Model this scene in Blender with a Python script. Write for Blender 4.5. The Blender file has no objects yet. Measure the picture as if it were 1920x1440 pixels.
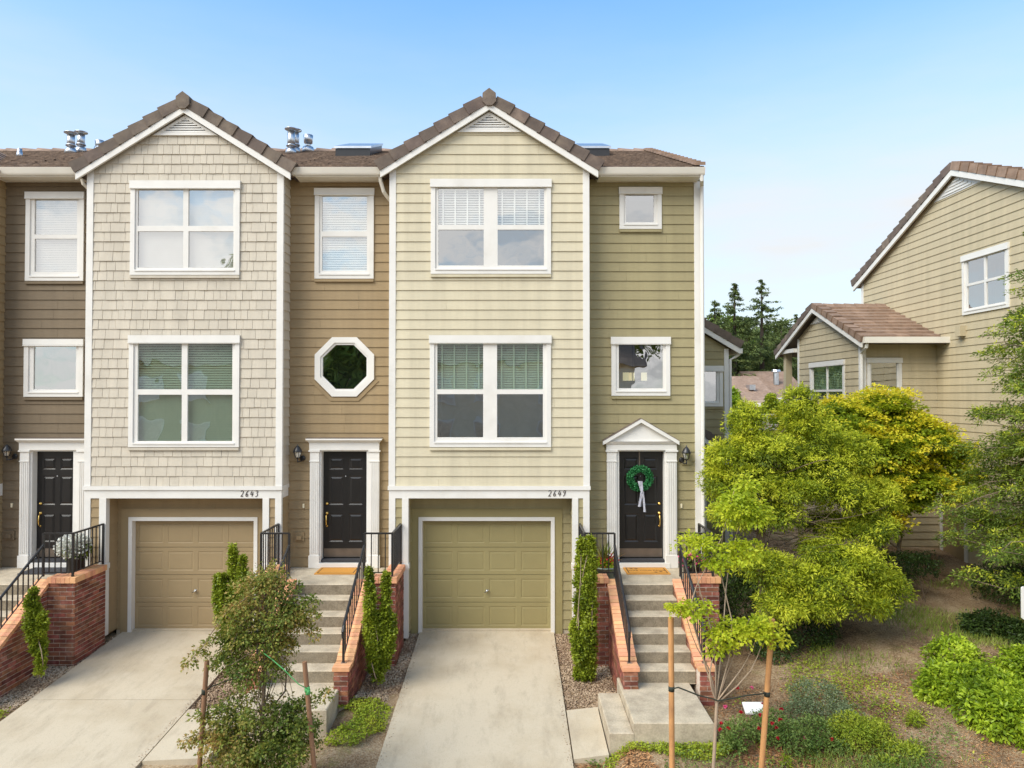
import bpy, math, random
import numpy as np
from mathutils import Vector, Matrix
R = math.radians
random.seed(7); RNG = np.random.default_rng(7)
scene = bpy.context.scene
COL = scene.collection

# ------------------------------------------------------------------ camera
FPX, CX, CY = 1331.0, 960.0, 720.0          # focal length in photo pixels, photo centre
CAM_H, PITCH = 4.56, R(0.99)
cam_d = bpy.data.cameras.new('camera')
cam_d.sensor_width = 36.0; cam_d.sensor_fit = 'HORIZONTAL'
cam_d.lens = FPX/1920*36; cam_d.clip_start = 0.1; cam_d.clip_end = 2000
cam = bpy.data.objects.new('camera', cam_d); COL.objects.link(cam)
cam.location = (0, 0, CAM_H); cam.rotation_euler = (R(90)+PITCH, 0, 0)
scene.camera = cam

# ------------------------------------------------------------------ sky, sun, exposure
SUN_DIR = Vector((-0.60, -0.47, 0.74)).normalized()
SUN_STRENGTH, SUN_ANGLE, SKY_STRENGTH, EXPOSURE = 2.35, 42.0, 0.105, 0.97
w = bpy.data.worlds.new('World'); scene.world = w; w.use_nodes = True
nt = w.node_tree; nt.nodes.clear()
sky = nt.nodes.new('ShaderNodeTexSky'); sky.sky_type = 'NISHITA'; sky.sun_disc = False
sky.sun_elevation = math.asin(SUN_DIR.z); sky.sun_rotation = math.atan2(SUN_DIR.x, SUN_DIR.y)
sky.air_density = 1.0; sky.dust_density = 0.6; sky.ozone_density = 1.0
tc = nt.nodes.new('ShaderNodeTexCoord'); sep = nt.nodes.new('ShaderNodeSeparateXYZ')
nt.links.new(tc.outputs['Generated'], sep.inputs[0])
# thin white cloud veil, thickening towards the horizon
mp = nt.nodes.new('ShaderNodeMapping'); mp.inputs['Scale'].default_value = (1.6, 1.6, 7.0)
nz = nt.nodes.new('ShaderNodeTexNoise'); nz.inputs['Scale'].default_value = 1.7
nz.inputs['Detail'].default_value = 7; nz.inputs['Roughness'].default_value = 0.55
nt.links.new(tc.outputs['Generated'], mp.inputs[0]); nt.links.new(mp.outputs[0], nz.inputs['Vector'])
el = nt.nodes.new('ShaderNodeMapRange'); el.interpolation_type = 'SMOOTHSTEP'
el.inputs['From Min'].default_value = 0.16; el.inputs['From Max'].default_value = 0.56
el.inputs['To Min'].default_value = 0.95; el.inputs['To Max'].default_value = 0.02
nt.links.new(sep.outputs['Z'], el.inputs['Value'])
nm = nt.nodes.new('ShaderNodeMapRange'); nm.inputs['From Min'].default_value = 0.35; nm.inputs['From Max'].default_value = 0.75
nm.inputs['To Min'].default_value = 0.80; nm.inputs['To Max'].default_value = 1.20
nt.links.new(nz.outputs['Fac'], nm.inputs['Value'])
ml = nt.nodes.new('ShaderNodeMath'); ml.operation = 'MULTIPLY'; ml.use_clamp = True
nt.links.new(el.outputs[0], ml.inputs[0]); nt.links.new(nm.outputs[0], ml.inputs[1])
mx = nt.nodes.new('ShaderNodeMix'); mx.data_type = 'RGBA'
CLOUD = nt.nodes.new('ShaderNodeRGB'); CLOUD.outputs[0].default_value = (4.3, 4.4, 4.5, 1)
sg = nt.nodes.new('ShaderNodeMix'); sg.data_type = 'RGBA'; sg.blend_type = 'MULTIPLY'; sg.inputs['Factor'].default_value = 1
nt.links.new(sky.outputs[0], sg.inputs['A']); sg.inputs['B'].default_value = (.86, 1.42, 1.62, 1)
nt.links.new(ml.outputs[0], mx.inputs['Factor']); nt.links.new(sg.outputs['Result'], mx.inputs['A']); nt.links.new(CLOUD.outputs[0], mx.inputs['B'])
# broken white cloud over the sky behind the camera, as the windows mirror it, brightened to add soft frontal fill light
n3 = nt.nodes.new('ShaderNodeTexNoise'); n3.inputs['Scale'].default_value = 6.5; n3.inputs['Detail'].default_value = 8; n3.inputs['Roughness'].default_value = 0.6
m3 = nt.nodes.new('ShaderNodeMapping'); m3.inputs['Scale'].default_value = (1, 1, 2.2); nt.links.new(tc.outputs['Generated'], m3.inputs[0]); nt.links.new(m3.outputs[0], n3.inputs['Vector'])
yb = nt.nodes.new('ShaderNodeMath'); yb.operation = 'MULTIPLY_ADD'; yb.inputs[1].default_value = -0.16; nt.links.new(sep.outputs['Y'], yb.inputs[0]); nt.links.new(n3.outputs['Fac'], yb.inputs[2])
c3 = nt.nodes.new('ShaderNodeMapRange'); c3.interpolation_type = 'SMOOTHSTEP'; c3.inputs['From Min'].default_value = 0.53; c3.inputs['From Max'].default_value = 0.70; c3.inputs['To Max'].default_value = 0.9
nt.links.new(yb.outputs[0], c3.inputs['Value'])
mx3 = nt.nodes.new('ShaderNodeMix'); mx3.data_type = 'RGBA'; nt.links.new(c3.outputs[0], mx3.inputs['Factor']); nt.links.new(mx.outputs['Result'], mx3.inputs['A']); mx3.inputs['B'].default_value = (6.7, 6.65, 6.6, 1)
bg = nt.nodes.new('ShaderNodeBackground'); bg.inputs['Strength'].default_value = SKY_STRENGTH
nt.links.new(mx3.outputs['Result'], bg.inputs['Color'])
wo = nt.nodes.new('ShaderNodeOutputWorld'); nt.links.new(bg.outputs[0], wo.inputs[0])
sd = bpy.data.lights.new('sun', 'SUN'); sd.energy = SUN_STRENGTH; sd.angle = R(SUN_ANGLE); sd.color = (1.0, 0.91, 0.78)
so = bpy.data.objects.new('sun', sd); COL.objects.link(so)
so.rotation_euler = SUN_DIR.to_track_quat('Z', 'Y').to_euler(); so.location = SUN_DIR*40
vs = scene.view_settings
vs.view_transform = 'Standard'; vs.look = 'None'; vs.exposure = EXPOSURE; vs.gamma = 1; vs.use_curve_mapping = False
scene.cycles.max_bounces = 6; scene.cycles.transparent_max_bounces = 12; scene.cycles.diffuse_bounces = 4
scene.cycles.use_denoising = True
scene.cycles.sample_clamp_indirect = 6.0

def P(px, py, Y):
    """world (x, z) of the photo pixel at depth Y"""
    dx = (px-CX)/FPX; up = (CY-py)/FPX
    t = Y/(math.cos(PITCH) - math.sin(PITCH)*up)
    return dx*t, CAM_H + t*(math.sin(PITCH) + math.cos(PITCH)*up)
def PX(px, Y, py=743): return P(px, py, Y)[0]
def PZ(py, Y): return P(960, py, Y)[1]

# ------------------------------------------------------------------ mesh helpers
class MB:
    def __init__(s): s.v = []; s.f = []
    def quad(s, *pts):
        b = len(s.v); s.v += [tuple(p) for p in pts]; s.f.append(tuple(range(b, b+len(pts))))
    def box(s, x0, x1, y0, y1, z0, z1):
        b = len(s.v)
        s.v += [(x0,y0,z0),(x1,y0,z0),(x1,y1,z0),(x0,y1,z0),(x0,y0,z1),(x1,y0,z1),(x1,y1,z1),(x0,y1,z1)]
        s.f += [(b,b+3,b+2,b+1),(b+4,b+5,b+6,b+7),(b,b+1,b+5,b+4),(b+1,b+2,b+6,b+5),(b+2,b+3,b+7,b+6),(b+3,b,b+4,b+7)]
        return s
    def prism(s, front, back):
        """two matching rings of 3-D points"""
        n = len(front); b = len(s.v)
        s.v += [tuple(p) for p in front] + [tuple(p) for p in back]
        s.f.append(tuple(range(b, b+n))); s.f.append(tuple(range(b+2*n-1, b+n-1, -1)))
        for i in range(n):
            j = (i+1) % n; s.f.append((b+j, b+i, b+n+i, b+n+j))
        return s
    def tube(s, pts, r, n=6, cap=True):
        pts = [Vector(p) for p in pts]; m = len(pts)
        rs = r if isinstance(r, (list, tuple)) else [r]*m
        b = len(s.v); prev = None
        for i, p in enumerate(pts):
            d = (pts[min(i+1, m-1)] - pts[max(i-1, 0)])
            if d.length < 1e-9: d = Vector((0,0,1))
            d.normalize()
            ref = prev if prev is not None else (Vector((0,0,1)) if abs(d.z) < .9 else Vector((1,0,0)))
            a = d.cross(ref)
            if a.length < 1e-6: a = d.cross(Vector((1,0,0)))
            a.normalize(); c = a.cross(d).normalized(); prev = c
            for k in range(n):
                t = 2*math.pi*k/n + math.pi/n
                s.v.append(tuple(p + (a*math.cos(t) + c*math.sin(t))*rs[i]))
        for i in range(m-1):
            for k in range(n):
                k2 = (k+1) % n
                s.f.append((b+i*n+k, b+i*n+k2, b+(i+1)*n+k2, b+(i+1)*n+k))
        if cap:
            s.f.append(tuple(range(b+n-1, b-1, -1))); s.f.append(tuple(range(b+(m-1)*n, b+m*n)))
        return s
    def lathe(s, c, prof, n=16, axis='z'):
        b = len(s.v); m = len(prof)
        for (r, h) in prof:
            for k in range(n):
                t = 2*math.pi*k/n
                if axis == 'z': s.v.append((c[0]+r*math.cos(t), c[1]+r*math.sin(t), c[2]+h))
                else: s.v.append((c[0]+r*math.cos(t), c[1]-h, c[2]+r*math.sin(t)))
        for i in range(m-1):
            for k in range(n):
                k2 = (k+1) % n; s.f.append((b+i*n+k, b+i*n+k2, b+(i+1)*n+k2, b+(i+1)*n+k))
        s.f.append(tuple(range(b+n-1, b-1, -1))); s.f.append(tuple(range(b+(m-1)*n, b+m*n)))
        return s
    def build(s, name, mat, parent=None, smooth=False):
        me = bpy.data.meshes.new(name); me.from_pydata(s.v, [], s.f)
        return link(name, me, mat, parent, smooth)

def wloc(o):
    v = Vector((0,0,0))
    while o is not None: v = v + o.location; o = o.parent
    return v
def link(name, me, mat, parent=None, smooth=False):
    if mat is not None and not me.materials: me.materials.append(mat)
    if smooth: me.shade_smooth()
    o = bpy.data.objects.new(name, me); COL.objects.link(o)
    if parent is not None:
        o.parent = parent; o.location = -wloc(parent)
    return o
def tag(o, label=None, cat=None, group=None, kind=None):
    if label: o['label'] = label
    if cat: o['category'] = cat
    if group: o['group'] = group
    if kind: o['kind'] = kind
    return o
def thing(name, loc, label, cat, group=None):
    o = bpy.data.objects.new(name, None); COL.objects.link(o); o.location = loc; o.empty_display_size = .2
    return tag(o, label, cat, group)
def fast_mesh(name, V, F):
    """V (n,3) float, F (m,k) int"""
    V = np.asarray(V, dtype=np.float32); F = np.asarray(F, dtype=np.int32); k = F.shape[1]
    me = bpy.data.meshes.new(name)
    me.vertices.add(len(V)); me.vertices.foreach_set('co', V.ravel())
    me.loops.add(F.size); me.loops.foreach_set('vertex_index', F.ravel())
    me.polygons.add(len(F)); me.polygons.foreach_set('loop_start', np.arange(0, F.size, k, dtype=np.int32))
    me.polygons.foreach_set('loop_total', np.full(len(F), k, dtype=np.int32))
    me.update(calc_edges=True); me.validate()
    return me

# ------------------------------------------------------------------ materials
def s2l(c):
    return tuple(((x/255)/12.92 if x/255 <= .04045 else ((x/255+.055)/1.055)**2.4) for x in c)
def _new(name):
    m = bpy.data.materials.new(name); m.use_nodes = True
    n = m.node_tree; b = n.nodes['Principled BSDF']
    return m, n, b
def mat(name, col, rough=.6, var=.06, nscale=6, obj_var=.0, bump=.0, bscale=60, stretch=(1,1,1), col2=None, spec=.35, metal=0, c2scale=2.0, c2rng=(.45,.65), hue_var=0.0):
    m, n, b = _new(name); L = n.links.new
    b.inputs['Roughness'].default_value = rough; b.inputs['Specular IOR Level'].default_value = spec; b.inputs['Metallic'].default_value = metal
    tc = n.nodes.new('ShaderNodeTexCoord'); mp = n.nodes.new('ShaderNodeMapping'); mp.inputs['Scale'].default_value = stretch
    L(tc.outputs['Object'], mp.inputs[0])
    nz = n.nodes.new('ShaderNodeTexNoise'); nz.inputs['Scale'].default_value = nscale; nz.inputs['Detail'].default_value = 6
    L(mp.outputs[0], nz.inputs['Vector'])
    src = None
    if col2 is not None:
        n2 = n.nodes.new('ShaderNodeTexNoise'); n2.inputs['Scale'].default_value = c2scale; n2.inputs['Detail'].default_value = 8; n2.inputs['Roughness'].default_value = .62
        L(tc.outputs['Object'], n2.inputs['Vector'])
        mr = n.nodes.new('ShaderNodeMapRange'); mr.inputs['From Min'].default_value = c2rng[0]; mr.inputs['From Max'].default_value = c2rng[1]
        L(n2.outputs['Fac'], mr.inputs['Value'])
        mxx = n.nodes.new('ShaderNodeMix'); mxx.data_type = 'RGBA'
        mxx.inputs['A'].default_value = (*col, 1); mxx.inputs['B'].default_value = (*col2, 1)
        L(mr.outputs[0], mxx.inputs['Factor']); src = mxx.outputs['Result']
    hs = n.nodes.new('ShaderNodeHueSaturation')
    if src is None: hs.inputs['Color'].default_value = (*col, 1)
    else: L(src, hs.inputs['Color'])
    mr = n.nodes.new('ShaderNodeMapRange'); mr.inputs['From Min'].default_value = .3; mr.inputs['From Max'].default_value = .7
    mr.inputs['To Min'].default_value = 1-var; mr.inputs['To Max'].default_value = 1+var
    L(nz.outputs['Fac'], mr.inputs['Value']); val = mr.outputs[0]
    if obj_var and 'siding' in name or 'shingle' in name:      # rain streaks and patchy fading
        ms_ = n.nodes.new('ShaderNodeMapping'); ms_.inputs['Scale'].default_value = (5, 5, .35); L(tc.outputs['Object'], ms_.inputs[0])
        ns_ = n.nodes.new('ShaderNodeTexNoise'); ns_.inputs['Scale'].default_value = 1.0; ns_.inputs['Detail'].default_value = 7; ns_.inputs['Roughness'].default_value = .6; L(ms_.outputs[0], ns_.inputs['Vector'])
        mq = n.nodes.new('ShaderNodeMapRange'); mq.inputs['From Min'].default_value = .3; mq.inputs['From Max'].default_value = .7; mq.inputs['To Min'].default_value = .90; mq.inputs['To Max'].default_value = 1.07
        L(ns_.outputs['Fac'], mq.inputs['Value']); mm_ = n.nodes.new('ShaderNodeMath'); mm_.operation = 'MULTIPLY'; L(val, mm_.inputs[0]); L(mq.outputs[0], mm_.inputs[1]); val = mm_.outputs[0]
    if obj_var:
        oi = n.nodes.new('ShaderNodeObjectInfo'); m2 = n.nodes.new('ShaderNodeMapRange')
        m2.inputs['To Min'].default_value = 1-obj_var; m2.inputs['To Max'].default_value = 1+obj_var
        L(oi.outputs['Random'], m2.inputs['Value'])
        mu = n.nodes.new('ShaderNodeMath'); mu.operation = 'MULTIPLY'; L(val, mu.inputs[0]); L(m2.outputs[0], mu.inputs[1]); val = mu.outputs[0]
        if hue_var:
            m3 = n.nodes.new('ShaderNodeMapRange'); m3.inputs['To Min'].default_value = .5-hue_var; m3.inputs['To Max'].default_value = .5+hue_var
            ad = n.nodes.new('ShaderNodeMath'); ad.operation = 'FRACT'; mu3 = n.nodes.new('ShaderNodeMath'); mu3.operation = 'MULTIPLY'; mu3.inputs[1].default_value = 7.31
            L(oi.outputs['Random'], mu3.inputs[0]); L(mu3.outputs[0], ad.inputs[0]); L(ad.outputs[0], m3.inputs['Value']); L(m3.outputs[0], hs.inputs['Hue'])
    L(val, hs.inputs['Value']); L(hs.outputs[0], b.inputs['Base Color'])
    if bump:
        nb = n.nodes.new('ShaderNodeTexNoise'); nb.inputs['Scale'].default_value = bscale; nb.inputs['Detail'].default_value = 4
        L(mp.outputs[0], nb.inputs['Vector'])
        bp = n.nodes.new('ShaderNodeBump'); bp.inputs['Strength'].default_value = bump; bp.inputs['Distance'].default_value = .01
        L(nb.outputs['Fac'], bp.inputs['Height']); L(bp.outputs[0], b.inputs['Normal'])
    return m
def leaf_mat(name, cols, rough=.5, trans=.35, val=.18):
    """per-leaf colour picked along a ramp of leaf colours"""
    m, n, b = _new(name); L = n.links.new
    g = n.nodes.new('ShaderNodeNewGeometry'); cr = n.nodes.new('ShaderNodeValToRGB')
    cr.color_ramp.interpolation = 'LINEAR'
    els = cr.color_ramp.elements
    while len(els) < len(cols): els.new(.5)
    for i, c in enumerate(cols):
        els[i].position = i/(len(cols)-1); els[i].color = (*c, 1)
    tc = n.nodes.new('ShaderNodeTexCoord'); nz = n.nodes.new('ShaderNodeTexNoise'); nz.inputs['Scale'].default_value = 1.6; nz.inputs['Detail'].default_value = 3
    L(tc.outputs['Object'], nz.inputs['Vector'])
    # 55 % clump noise, 45 % single-leaf randomness
    a = n.nodes.new('ShaderNodeMapRange'); a.inputs['From Min'].default_value = .3; a.inputs['From Max'].default_value = .7; a.inputs['To Max'].default_value = .55; a.clamp = False
    L(nz.outputs['Fac'], a.inputs['Value'])
    c = n.nodes.new('ShaderNodeMath'); c.operation = 'MULTIPLY_ADD'; c.inputs[1].default_value = .45; c.use_clamp = True
    L(g.outputs['Random Per Island'], c.inputs[0]); L(a.outputs[0], c.inputs[2])
    L(c.outputs[0], cr.inputs['Fac'])
    L(cr.outputs[0], b.inputs['Base Color']); b.inputs['Roughness'].default_value = rough; b.inputs['Specular IOR Level'].default_value = .3
    t = n.nodes.new('ShaderNodeBsdfTranslucent'); L(cr.outputs[0], t.inputs['Color'])
    ms = n.nodes.new('ShaderNodeMixShader'); ms.inputs[0].default_value = trans
    L(b.outputs[0], ms.inputs[1]); L(t.outputs[0], ms.inputs[2]); L(ms.outputs[0], n.nodes['Material Output'].inputs[0])
    return m
def glass_mat(name, base=.14, rough=.0, tint=(1,1,1), wave=.02, refl=(1,1,1)):
    m = bpy.data.materials.new(name); m.use_nodes = True; n = m.node_tree; n.nodes.clear(); L = n.links.new
    tr = n.nodes.new('ShaderNodeBsdfTransparent'); tr.inputs[0].default_value = (*tint, 1)
    gl = n.nodes.new('ShaderNodeBsdfGlossy'); gl.inputs['Roughness'].default_value = rough; gl.inputs[0].default_value = (*refl, 1)
    fr = n.nodes.new('ShaderNodeLayerWeight'); fr.inputs[0].default_value = .25
    ad = n.nodes.new('ShaderNodeMath'); ad.operation = 'MULTIPLY_ADD'; ad.inputs[1].default_value = .45; ad.inputs[2].default_value = base; ad.use_clamp = True
    L(fr.outputs['Facing'], ad.inputs[0])
    tc = n.nodes.new('ShaderNodeTexCoord'); nz = n.nodes.new('ShaderNodeTexNoise'); nz.inputs['Scale'].default_value = 2.6; nz.inputs['Detail'].default_value = 1
    L(tc.outputs['Object'], nz.inputs['Vector'])
    bp = n.nodes.new('ShaderNodeBump'); bp.inputs['Strength'].default_value = .35; bp.inputs['Distance'].default_value = wave
    L(nz.outputs['Fac'], bp.inputs['Height']); L(bp.outputs[0], gl.inputs['Normal'])
    ms = n.nodes.new('ShaderNodeMixShader'); L(ad.outputs[0], ms.inputs[0]); L(tr.outputs[0], ms.inputs[1]); L(gl.outputs[0], ms.inputs[2])
    o = n.nodes.new('ShaderNodeOutputMaterial'); L(ms.outputs[0], o.inputs[0])
    return m
def emit_mat(name, col, s):
    m, n, b = _new(name); b.inputs['Base Color'].default_value = (*col, 1)
    b.inputs['Emission Color'].default_value = (*col, 1); b.inputs['Emission Strength'].default_value = s
    return m
GR = (1.2, 6, 14)      # board grain stretch
M = {}
M['white'] = mat('white_trim_paint', (.72,.70,.66), .5, .035, 3, .015, col2=(.63,.60,.54), c2scale=1.6, c2rng=(.55,.85))
M['white_soft'] = mat('gutter_paint', (.74,.70,.62), .45, .05, 2)
M['shingle'] = mat('beige_shingle_paint', (.545,.49,.40), .7, .05, 9, .05, .25, 70, (9,3,1.2))
M['cream'] = mat('cream_siding_paint', (.575,.515,.372), .65, .04, 7, .025, .18, 40, GR)
M['tan'] = mat('tan_siding_paint', (.315,.228,.124), .65, .05, 7, .03, .18, 40, GR)
M['brown'] = mat('brown_siding_paint', (.175,.131,.082), .65, .06, 7, .03, .18, 40, GR)
M['olive'] = mat('olive_siding_paint', (.325,.278,.150), .65, .05, 7, .03, .18, 40, GR)
M['khaki'] = mat('khaki_siding_paint', (.49,.415,.272), .65, .05, 7, .03, .18, 40, GR)
M['tan_garage'] = mat('tan_garage_paint', (.33,.245,.135), .55, .03, 5)
M['olive_garage'] = mat('olive_garage_paint', (.285,.24,.11), .55, .03, 5)
M['tile'] = mat('concrete_roof_tile', (.125,.095,.078), .8, .18, 5, .14, .3, 40, col2=(.19,.145,.11), hue_var=.01)
M['tile_field'] = mat('weathered_roof_tile', (.12,.082,.06), .85, .3, 14, .05, .3, 40, (1.3,4,4), col2=(.20,.14,.10), c2scale=9)
M['tile_sunlit'] = mat('sunlit_roof_tile', (.25,.165,.115), .8, .18, 6, .12, .3, 40, col2=(.32,.22,.16))  # lighter copy of the roof tile, sunlight put into its colour
M['brick'] = mat('red_brick', (.225,.078,.047), .85, .3, 9, .40, .5, 90, col2=(.36,.17,.12), c2scale=5, c2rng=(.5,.72), hue_var=.016)
M['brick_cap'] = mat('orange_cap_brick', (.72,.36,.19), .8, .12, 9, .12, .4, 90, hue_var=.012)
M['mortar'] = mat('mortar', (.62,.52,.43), .9, .2, 20)
M['conc'] = mat('pale_concrete', (.53,.475,.37), .9, .08, 30, 0, .25, 180, col2=(.36,.30,.215), c2scale=1.1, c2rng=(.45,.72))
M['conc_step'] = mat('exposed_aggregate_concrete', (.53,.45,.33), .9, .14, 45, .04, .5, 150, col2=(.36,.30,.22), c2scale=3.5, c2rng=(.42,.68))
M['riser'] = mat('dirt-and-shade_aggregate', (.27,.225,.16), .95, .22, 45, .04, .6, 120, col2=(.18,.145,.10), c2scale=6, c2rng=(.42,.68))  # dark dirty aggregate, with the shade on the step fronts put into its colour
M['black_metal'] = mat('black_railing_paint', (.022,.021,.022), .32, .1, 10, spec=.5)
M['black_door'] = mat('black_door_paint', (.011,.010,.010), .35, .1, 8, bump=.05, bscale=200, spec=.5)
M['brass'] = mat('brass', (.75,.50,.15), .25, .1, 9, metal=1)
M['steel'] = mat('galvanised_steel', (.55,.57,.60), .35, .12, 6, metal=1)
M['kick'] = mat('worn_kick_plate', (.20,.165,.135), .4, .15, 6, metal=.7)
M['mat'] = mat('coir_mat', (.58,.27,.05), .95, .1, 50, bump=.5, bscale=300)
M['mat_dark'] = mat('dark_rubber_mat', (.045,.045,.05), .9, .2, 60, bump=.5, bscale=200)
M['ink'] = mat('black_print', (.05,.03,.02), .9, .1, 20)
M['wood'] = mat('round_stake_wood', (.50,.255,.10), .75, .16, 3, .05, .25, 40, (6,6,.6), col2=(.38,.19,.08), c2scale=4)
M['wood_old'] = mat('weathered_stake_wood', (.25,.135,.075), .8, .2, 3, .05, .3, 40, (6,6,.6))
M['bark'] = mat('grey_brown_bark', (.20,.145,.10), .85, .25, 8, 0, .6, 30, (4,4,1))
M['bark_pale'] = mat('pale_smooth_bark', (.36,.27,.19), .8, .18, 8, 0, .3, 30, (4,4,1))
M['bark_dark'] = mat('dark_bark', (.06,.045,.035), .9, .3, 8, 0, .6, 30, (4,4,1))
M['strap'] = mat('tie_strap', (.03,.035,.025), .7, .1, 10)
M['twine'] = mat('green_twine', (.10,.40,.13), .7, .1, 10)
M['blind'] = mat('white_blind', (.85,.87,.80), .5, .03, 4)
M['blind_warm'] = mat('cream_shade', (.60,.59,.53), .7, .03, 4)
M['room'] = mat('room_wall', (.33,.28,.22), .9, .04, 3)
M['dark_room'] = mat('dim_room_wall', (.10,.10,.095), .9, .1, 3)
M['glass_up'] = glass_mat('sky_reflecting_glass', .40, wave=.008)
M['glass_lo'] = glass_mat('window_glass', .42, tint=(.70,.84,.73), wave=.008)
M['lamp_glass'] = glass_mat('lantern_glass', .2, .1, wave=.0)
M['bulb'] = mat('frosted_bulb', (.85,.83,.78), .4)
M['lamp_shade'] = emit_mat('lit_lamp_shade', (.80,.62,.40), .55)
M['red'] = mat('faded_red_plastic', (.55,.13,.12), .5, .2, 20)
M['plastic_cream'] = mat('cream_plastic', (.78,.70,.50), .5)
M['soil'] = None

# ================================================================== building helpers
CURT = [None]          # current local-to-world transform for wall-relative building
_b0 = MB.build
def _build(s, name, mt, parent=None, smooth=False):
    if CURT[0]: s.v = [CURT[0](p) for p in s.v]
    return _b0(s, name, mt, parent, smooth)
MB.build = _build

def clip(poly, outline):
    """convex clip, outline counter-clockwise"""
    out = list(poly); n = len(outline)
    for i in range(n):
        ax, ay = outline[i]; bx, by = outline[(i+1) % n]
        ins = lambda p: (bx-ax)*(p[1]-ay) - (by-ay)*(p[0]-ax) >= -1e-9
        src = out; out = []
        for j in range(len(src)):
            p, q = src[j], src[(j+1) % len(src)]
            ip, iq = ins(p), ins(q)
            if ip: out.append(p)
            if ip != iq:
                d = (bx-ax)*(q[1]-p[1]) - (by-ay)*(q[0]-p[0])
                t = ((by-ay)*(p[0]-ax) - (bx-ax)*(p[1]-ay))/d
                out.append((p[0]+t*(q[0]-p[0]), p[1]+t*(q[1]-p[1])))
        if len(out) < 3: return []
    cl = []
    for p in out:
        if not cl or abs(p[0]-cl[-1][0])+abs(p[1]-cl[-1][1]) > 1e-5: cl.append(p)
    if len(cl) > 1 and abs(cl[0][0]-cl[-1][0])+abs(cl[0][1]-cl[-1][1]) < 1e-5: cl.pop()
    ar = abs(sum(cl[i][0]*cl[(i+1)%len(cl)][1]-cl[(i+1)%len(cl)][0]*cl[i][1] for i in range(len(cl))))/2 if len(cl) > 2 else 0
    return cl if ar > 2e-5 else []
def inhole(x, z, holes): return any(h[0] < x < h[1] and h[2] < z < h[3] for h in holes)
def plate(mb, rect, holes, y0, y1):
    """front plate with rectangular openings and their reveals"""
    x0, x1, z0, z1 = rect
    xs = sorted({x0, x1, *[min(max(h[i], x0), x1) for h in holes for i in (0, 1)]})
    zs = sorted({z0, z1, *[min(max(h[i], z0), z1) for h in holes for i in (2, 3)]})
    nx, nz = len(xs)-1, len(zs)-1
    solid = lambda i, j: 0 <= i < nx and 0 <= j < nz and not inhole((xs[i]+xs[i+1])/2, (zs[j]+zs[j+1])/2, holes)
    for i in range(nx):
        for j in range(nz):
            if not solid(i, j): continue
            a, b, c, d = xs[i], xs[i+1], zs[j], zs[j+1]
            mb.quad((a,y0,c),(b,y0,c),(b,y0,d),(a,y0,d))
            if not solid(i-1, j): mb.quad((a,y1,c),(a,y0,c),(a,y0,d),(a,y1,d))
            if not solid(i+1, j): mb.quad((b,y0,c),(b,y1,c),(b,y1,d),(b,y0,d))
            if not solid(i, j-1): mb.quad((a,y0,c),(a,y1,c),(b,y1,c),(b,y0,c))
            if not solid(i, j+1): mb.quad((a,y0,d),(b,y0,d),(b,y1,d),(a,y1,d))
    return mb
def backing(name, outline, holes, Y, mt, parent):
    mb = MB()
    xs = sorted({*[p[0] for p in outline], *[h[i] for h in holes for i in (0,1)]})
    zs = sorted({*[p[1] for p in outline], *[h[i] for h in holes for i in (2,3)]})
    for i in range(len(xs)-1):
        for j in range(len(zs)-1):
            if inhole((xs[i]+xs[i+1])/2, (zs[j]+zs[j+1])/2, holes): continue
            pl = clip([(xs[i],zs[j]),(xs[i+1],zs[j]),(xs[i+1],zs[j+1]),(xs[i],zs[j+1])], outline)
            if pl: mb.quad(*[(u, Y, z) for u, z in pl])
    return mb.build(name, mt, parent)
EXP = .1855
def siding(parent, outline, holes, Y, z0, mt, exp=EXP, name='siding_board'):
    """lapped boards, one object per board, cut round the openings"""
    umin, umax = min(p[0] for p in outline), max(p[0] for p in outline)
    zmin, zmax = min(p[1] for p in outline), max(p[1] for p in outline)
    z = z0
    while z > zmin: z -= exp
    while z < zmax-1e-4:
        a, b = z, z+exp
        hs = [h for h in holes if h[2] < b-1e-4 and h[3] > a+1e-4]
        us = sorted({umin, umax, *[min(max(h[i],umin),umax) for h in hs for i in (0,1)]}); joint = None
        if umax-umin > 1.7 and random.random() < .8:
            joint = random.uniform(umin+.4, umax-.4); us = sorted({*us, joint})
        cells = []
        for i in range(len(us)-1):
            m = (us[i]+us[i+1])/2; lo, hi = a, b; rng = [(a, b)]
            for h in hs:
                if h[0] < m < h[1]:
                    nr = []
                    for (c, d) in rng:
                        if h[2] > c+1e-4: nr.append((c, min(d, h[2])))
                        if h[3] < d-1e-4: nr.append((max(c, h[3]), d))
                    rng = [r for r in nr if r[1]-r[0] > .004]
            cells.append((us[i], us[i+1], rng))
        mb = MB()
        def flush(mb):
            if mb.f: mb.build(name, mt, parent)
            return MB()
        for (u0, u1, rng) in cells:
            if not rng: mb = flush(mb); continue
            if joint is not None and abs(u0-joint) < 1e-6: mb = flush(mb); u0 += .003
            for (c, d) in rng:
                pl = clip([(u0,c),(u1,c),(u1,d),(u0,d)], outline)
                if not pl: continue
                dd = lambda zz: .020 - .0165*(zz-a)/exp
                mb.prism([(u, Y-dd(zz), zz) for u, zz in pl], [(u, Y+.002, zz) for u, zz in pl])
        flush(mb)
        z += exp
def rect_px(x0, x1, y0, y1, Y):
    a, zt = P(x0, y0, Y); _, zb = P(x0, y1, Y); b, _ = P(x1, y1, Y)
    a2, _ = P(x0, y1, Y)
    return ((a+a2)/2, b, zb, zt)
def slats(mb, x0, x1, z0, z1, y, tilt, step=.046, wd=.05):
    z = z1-.03
    while z > z0:
        dy, dz = wd/2*math.cos(tilt), wd/2*math.sin(tilt)
        mb.quad((x0,y-dy,z-dz),(x1,y-dy,z-dz),(x1,y+dy,z+dz),(x0,y+dy,z+dz)); z -= step
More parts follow.
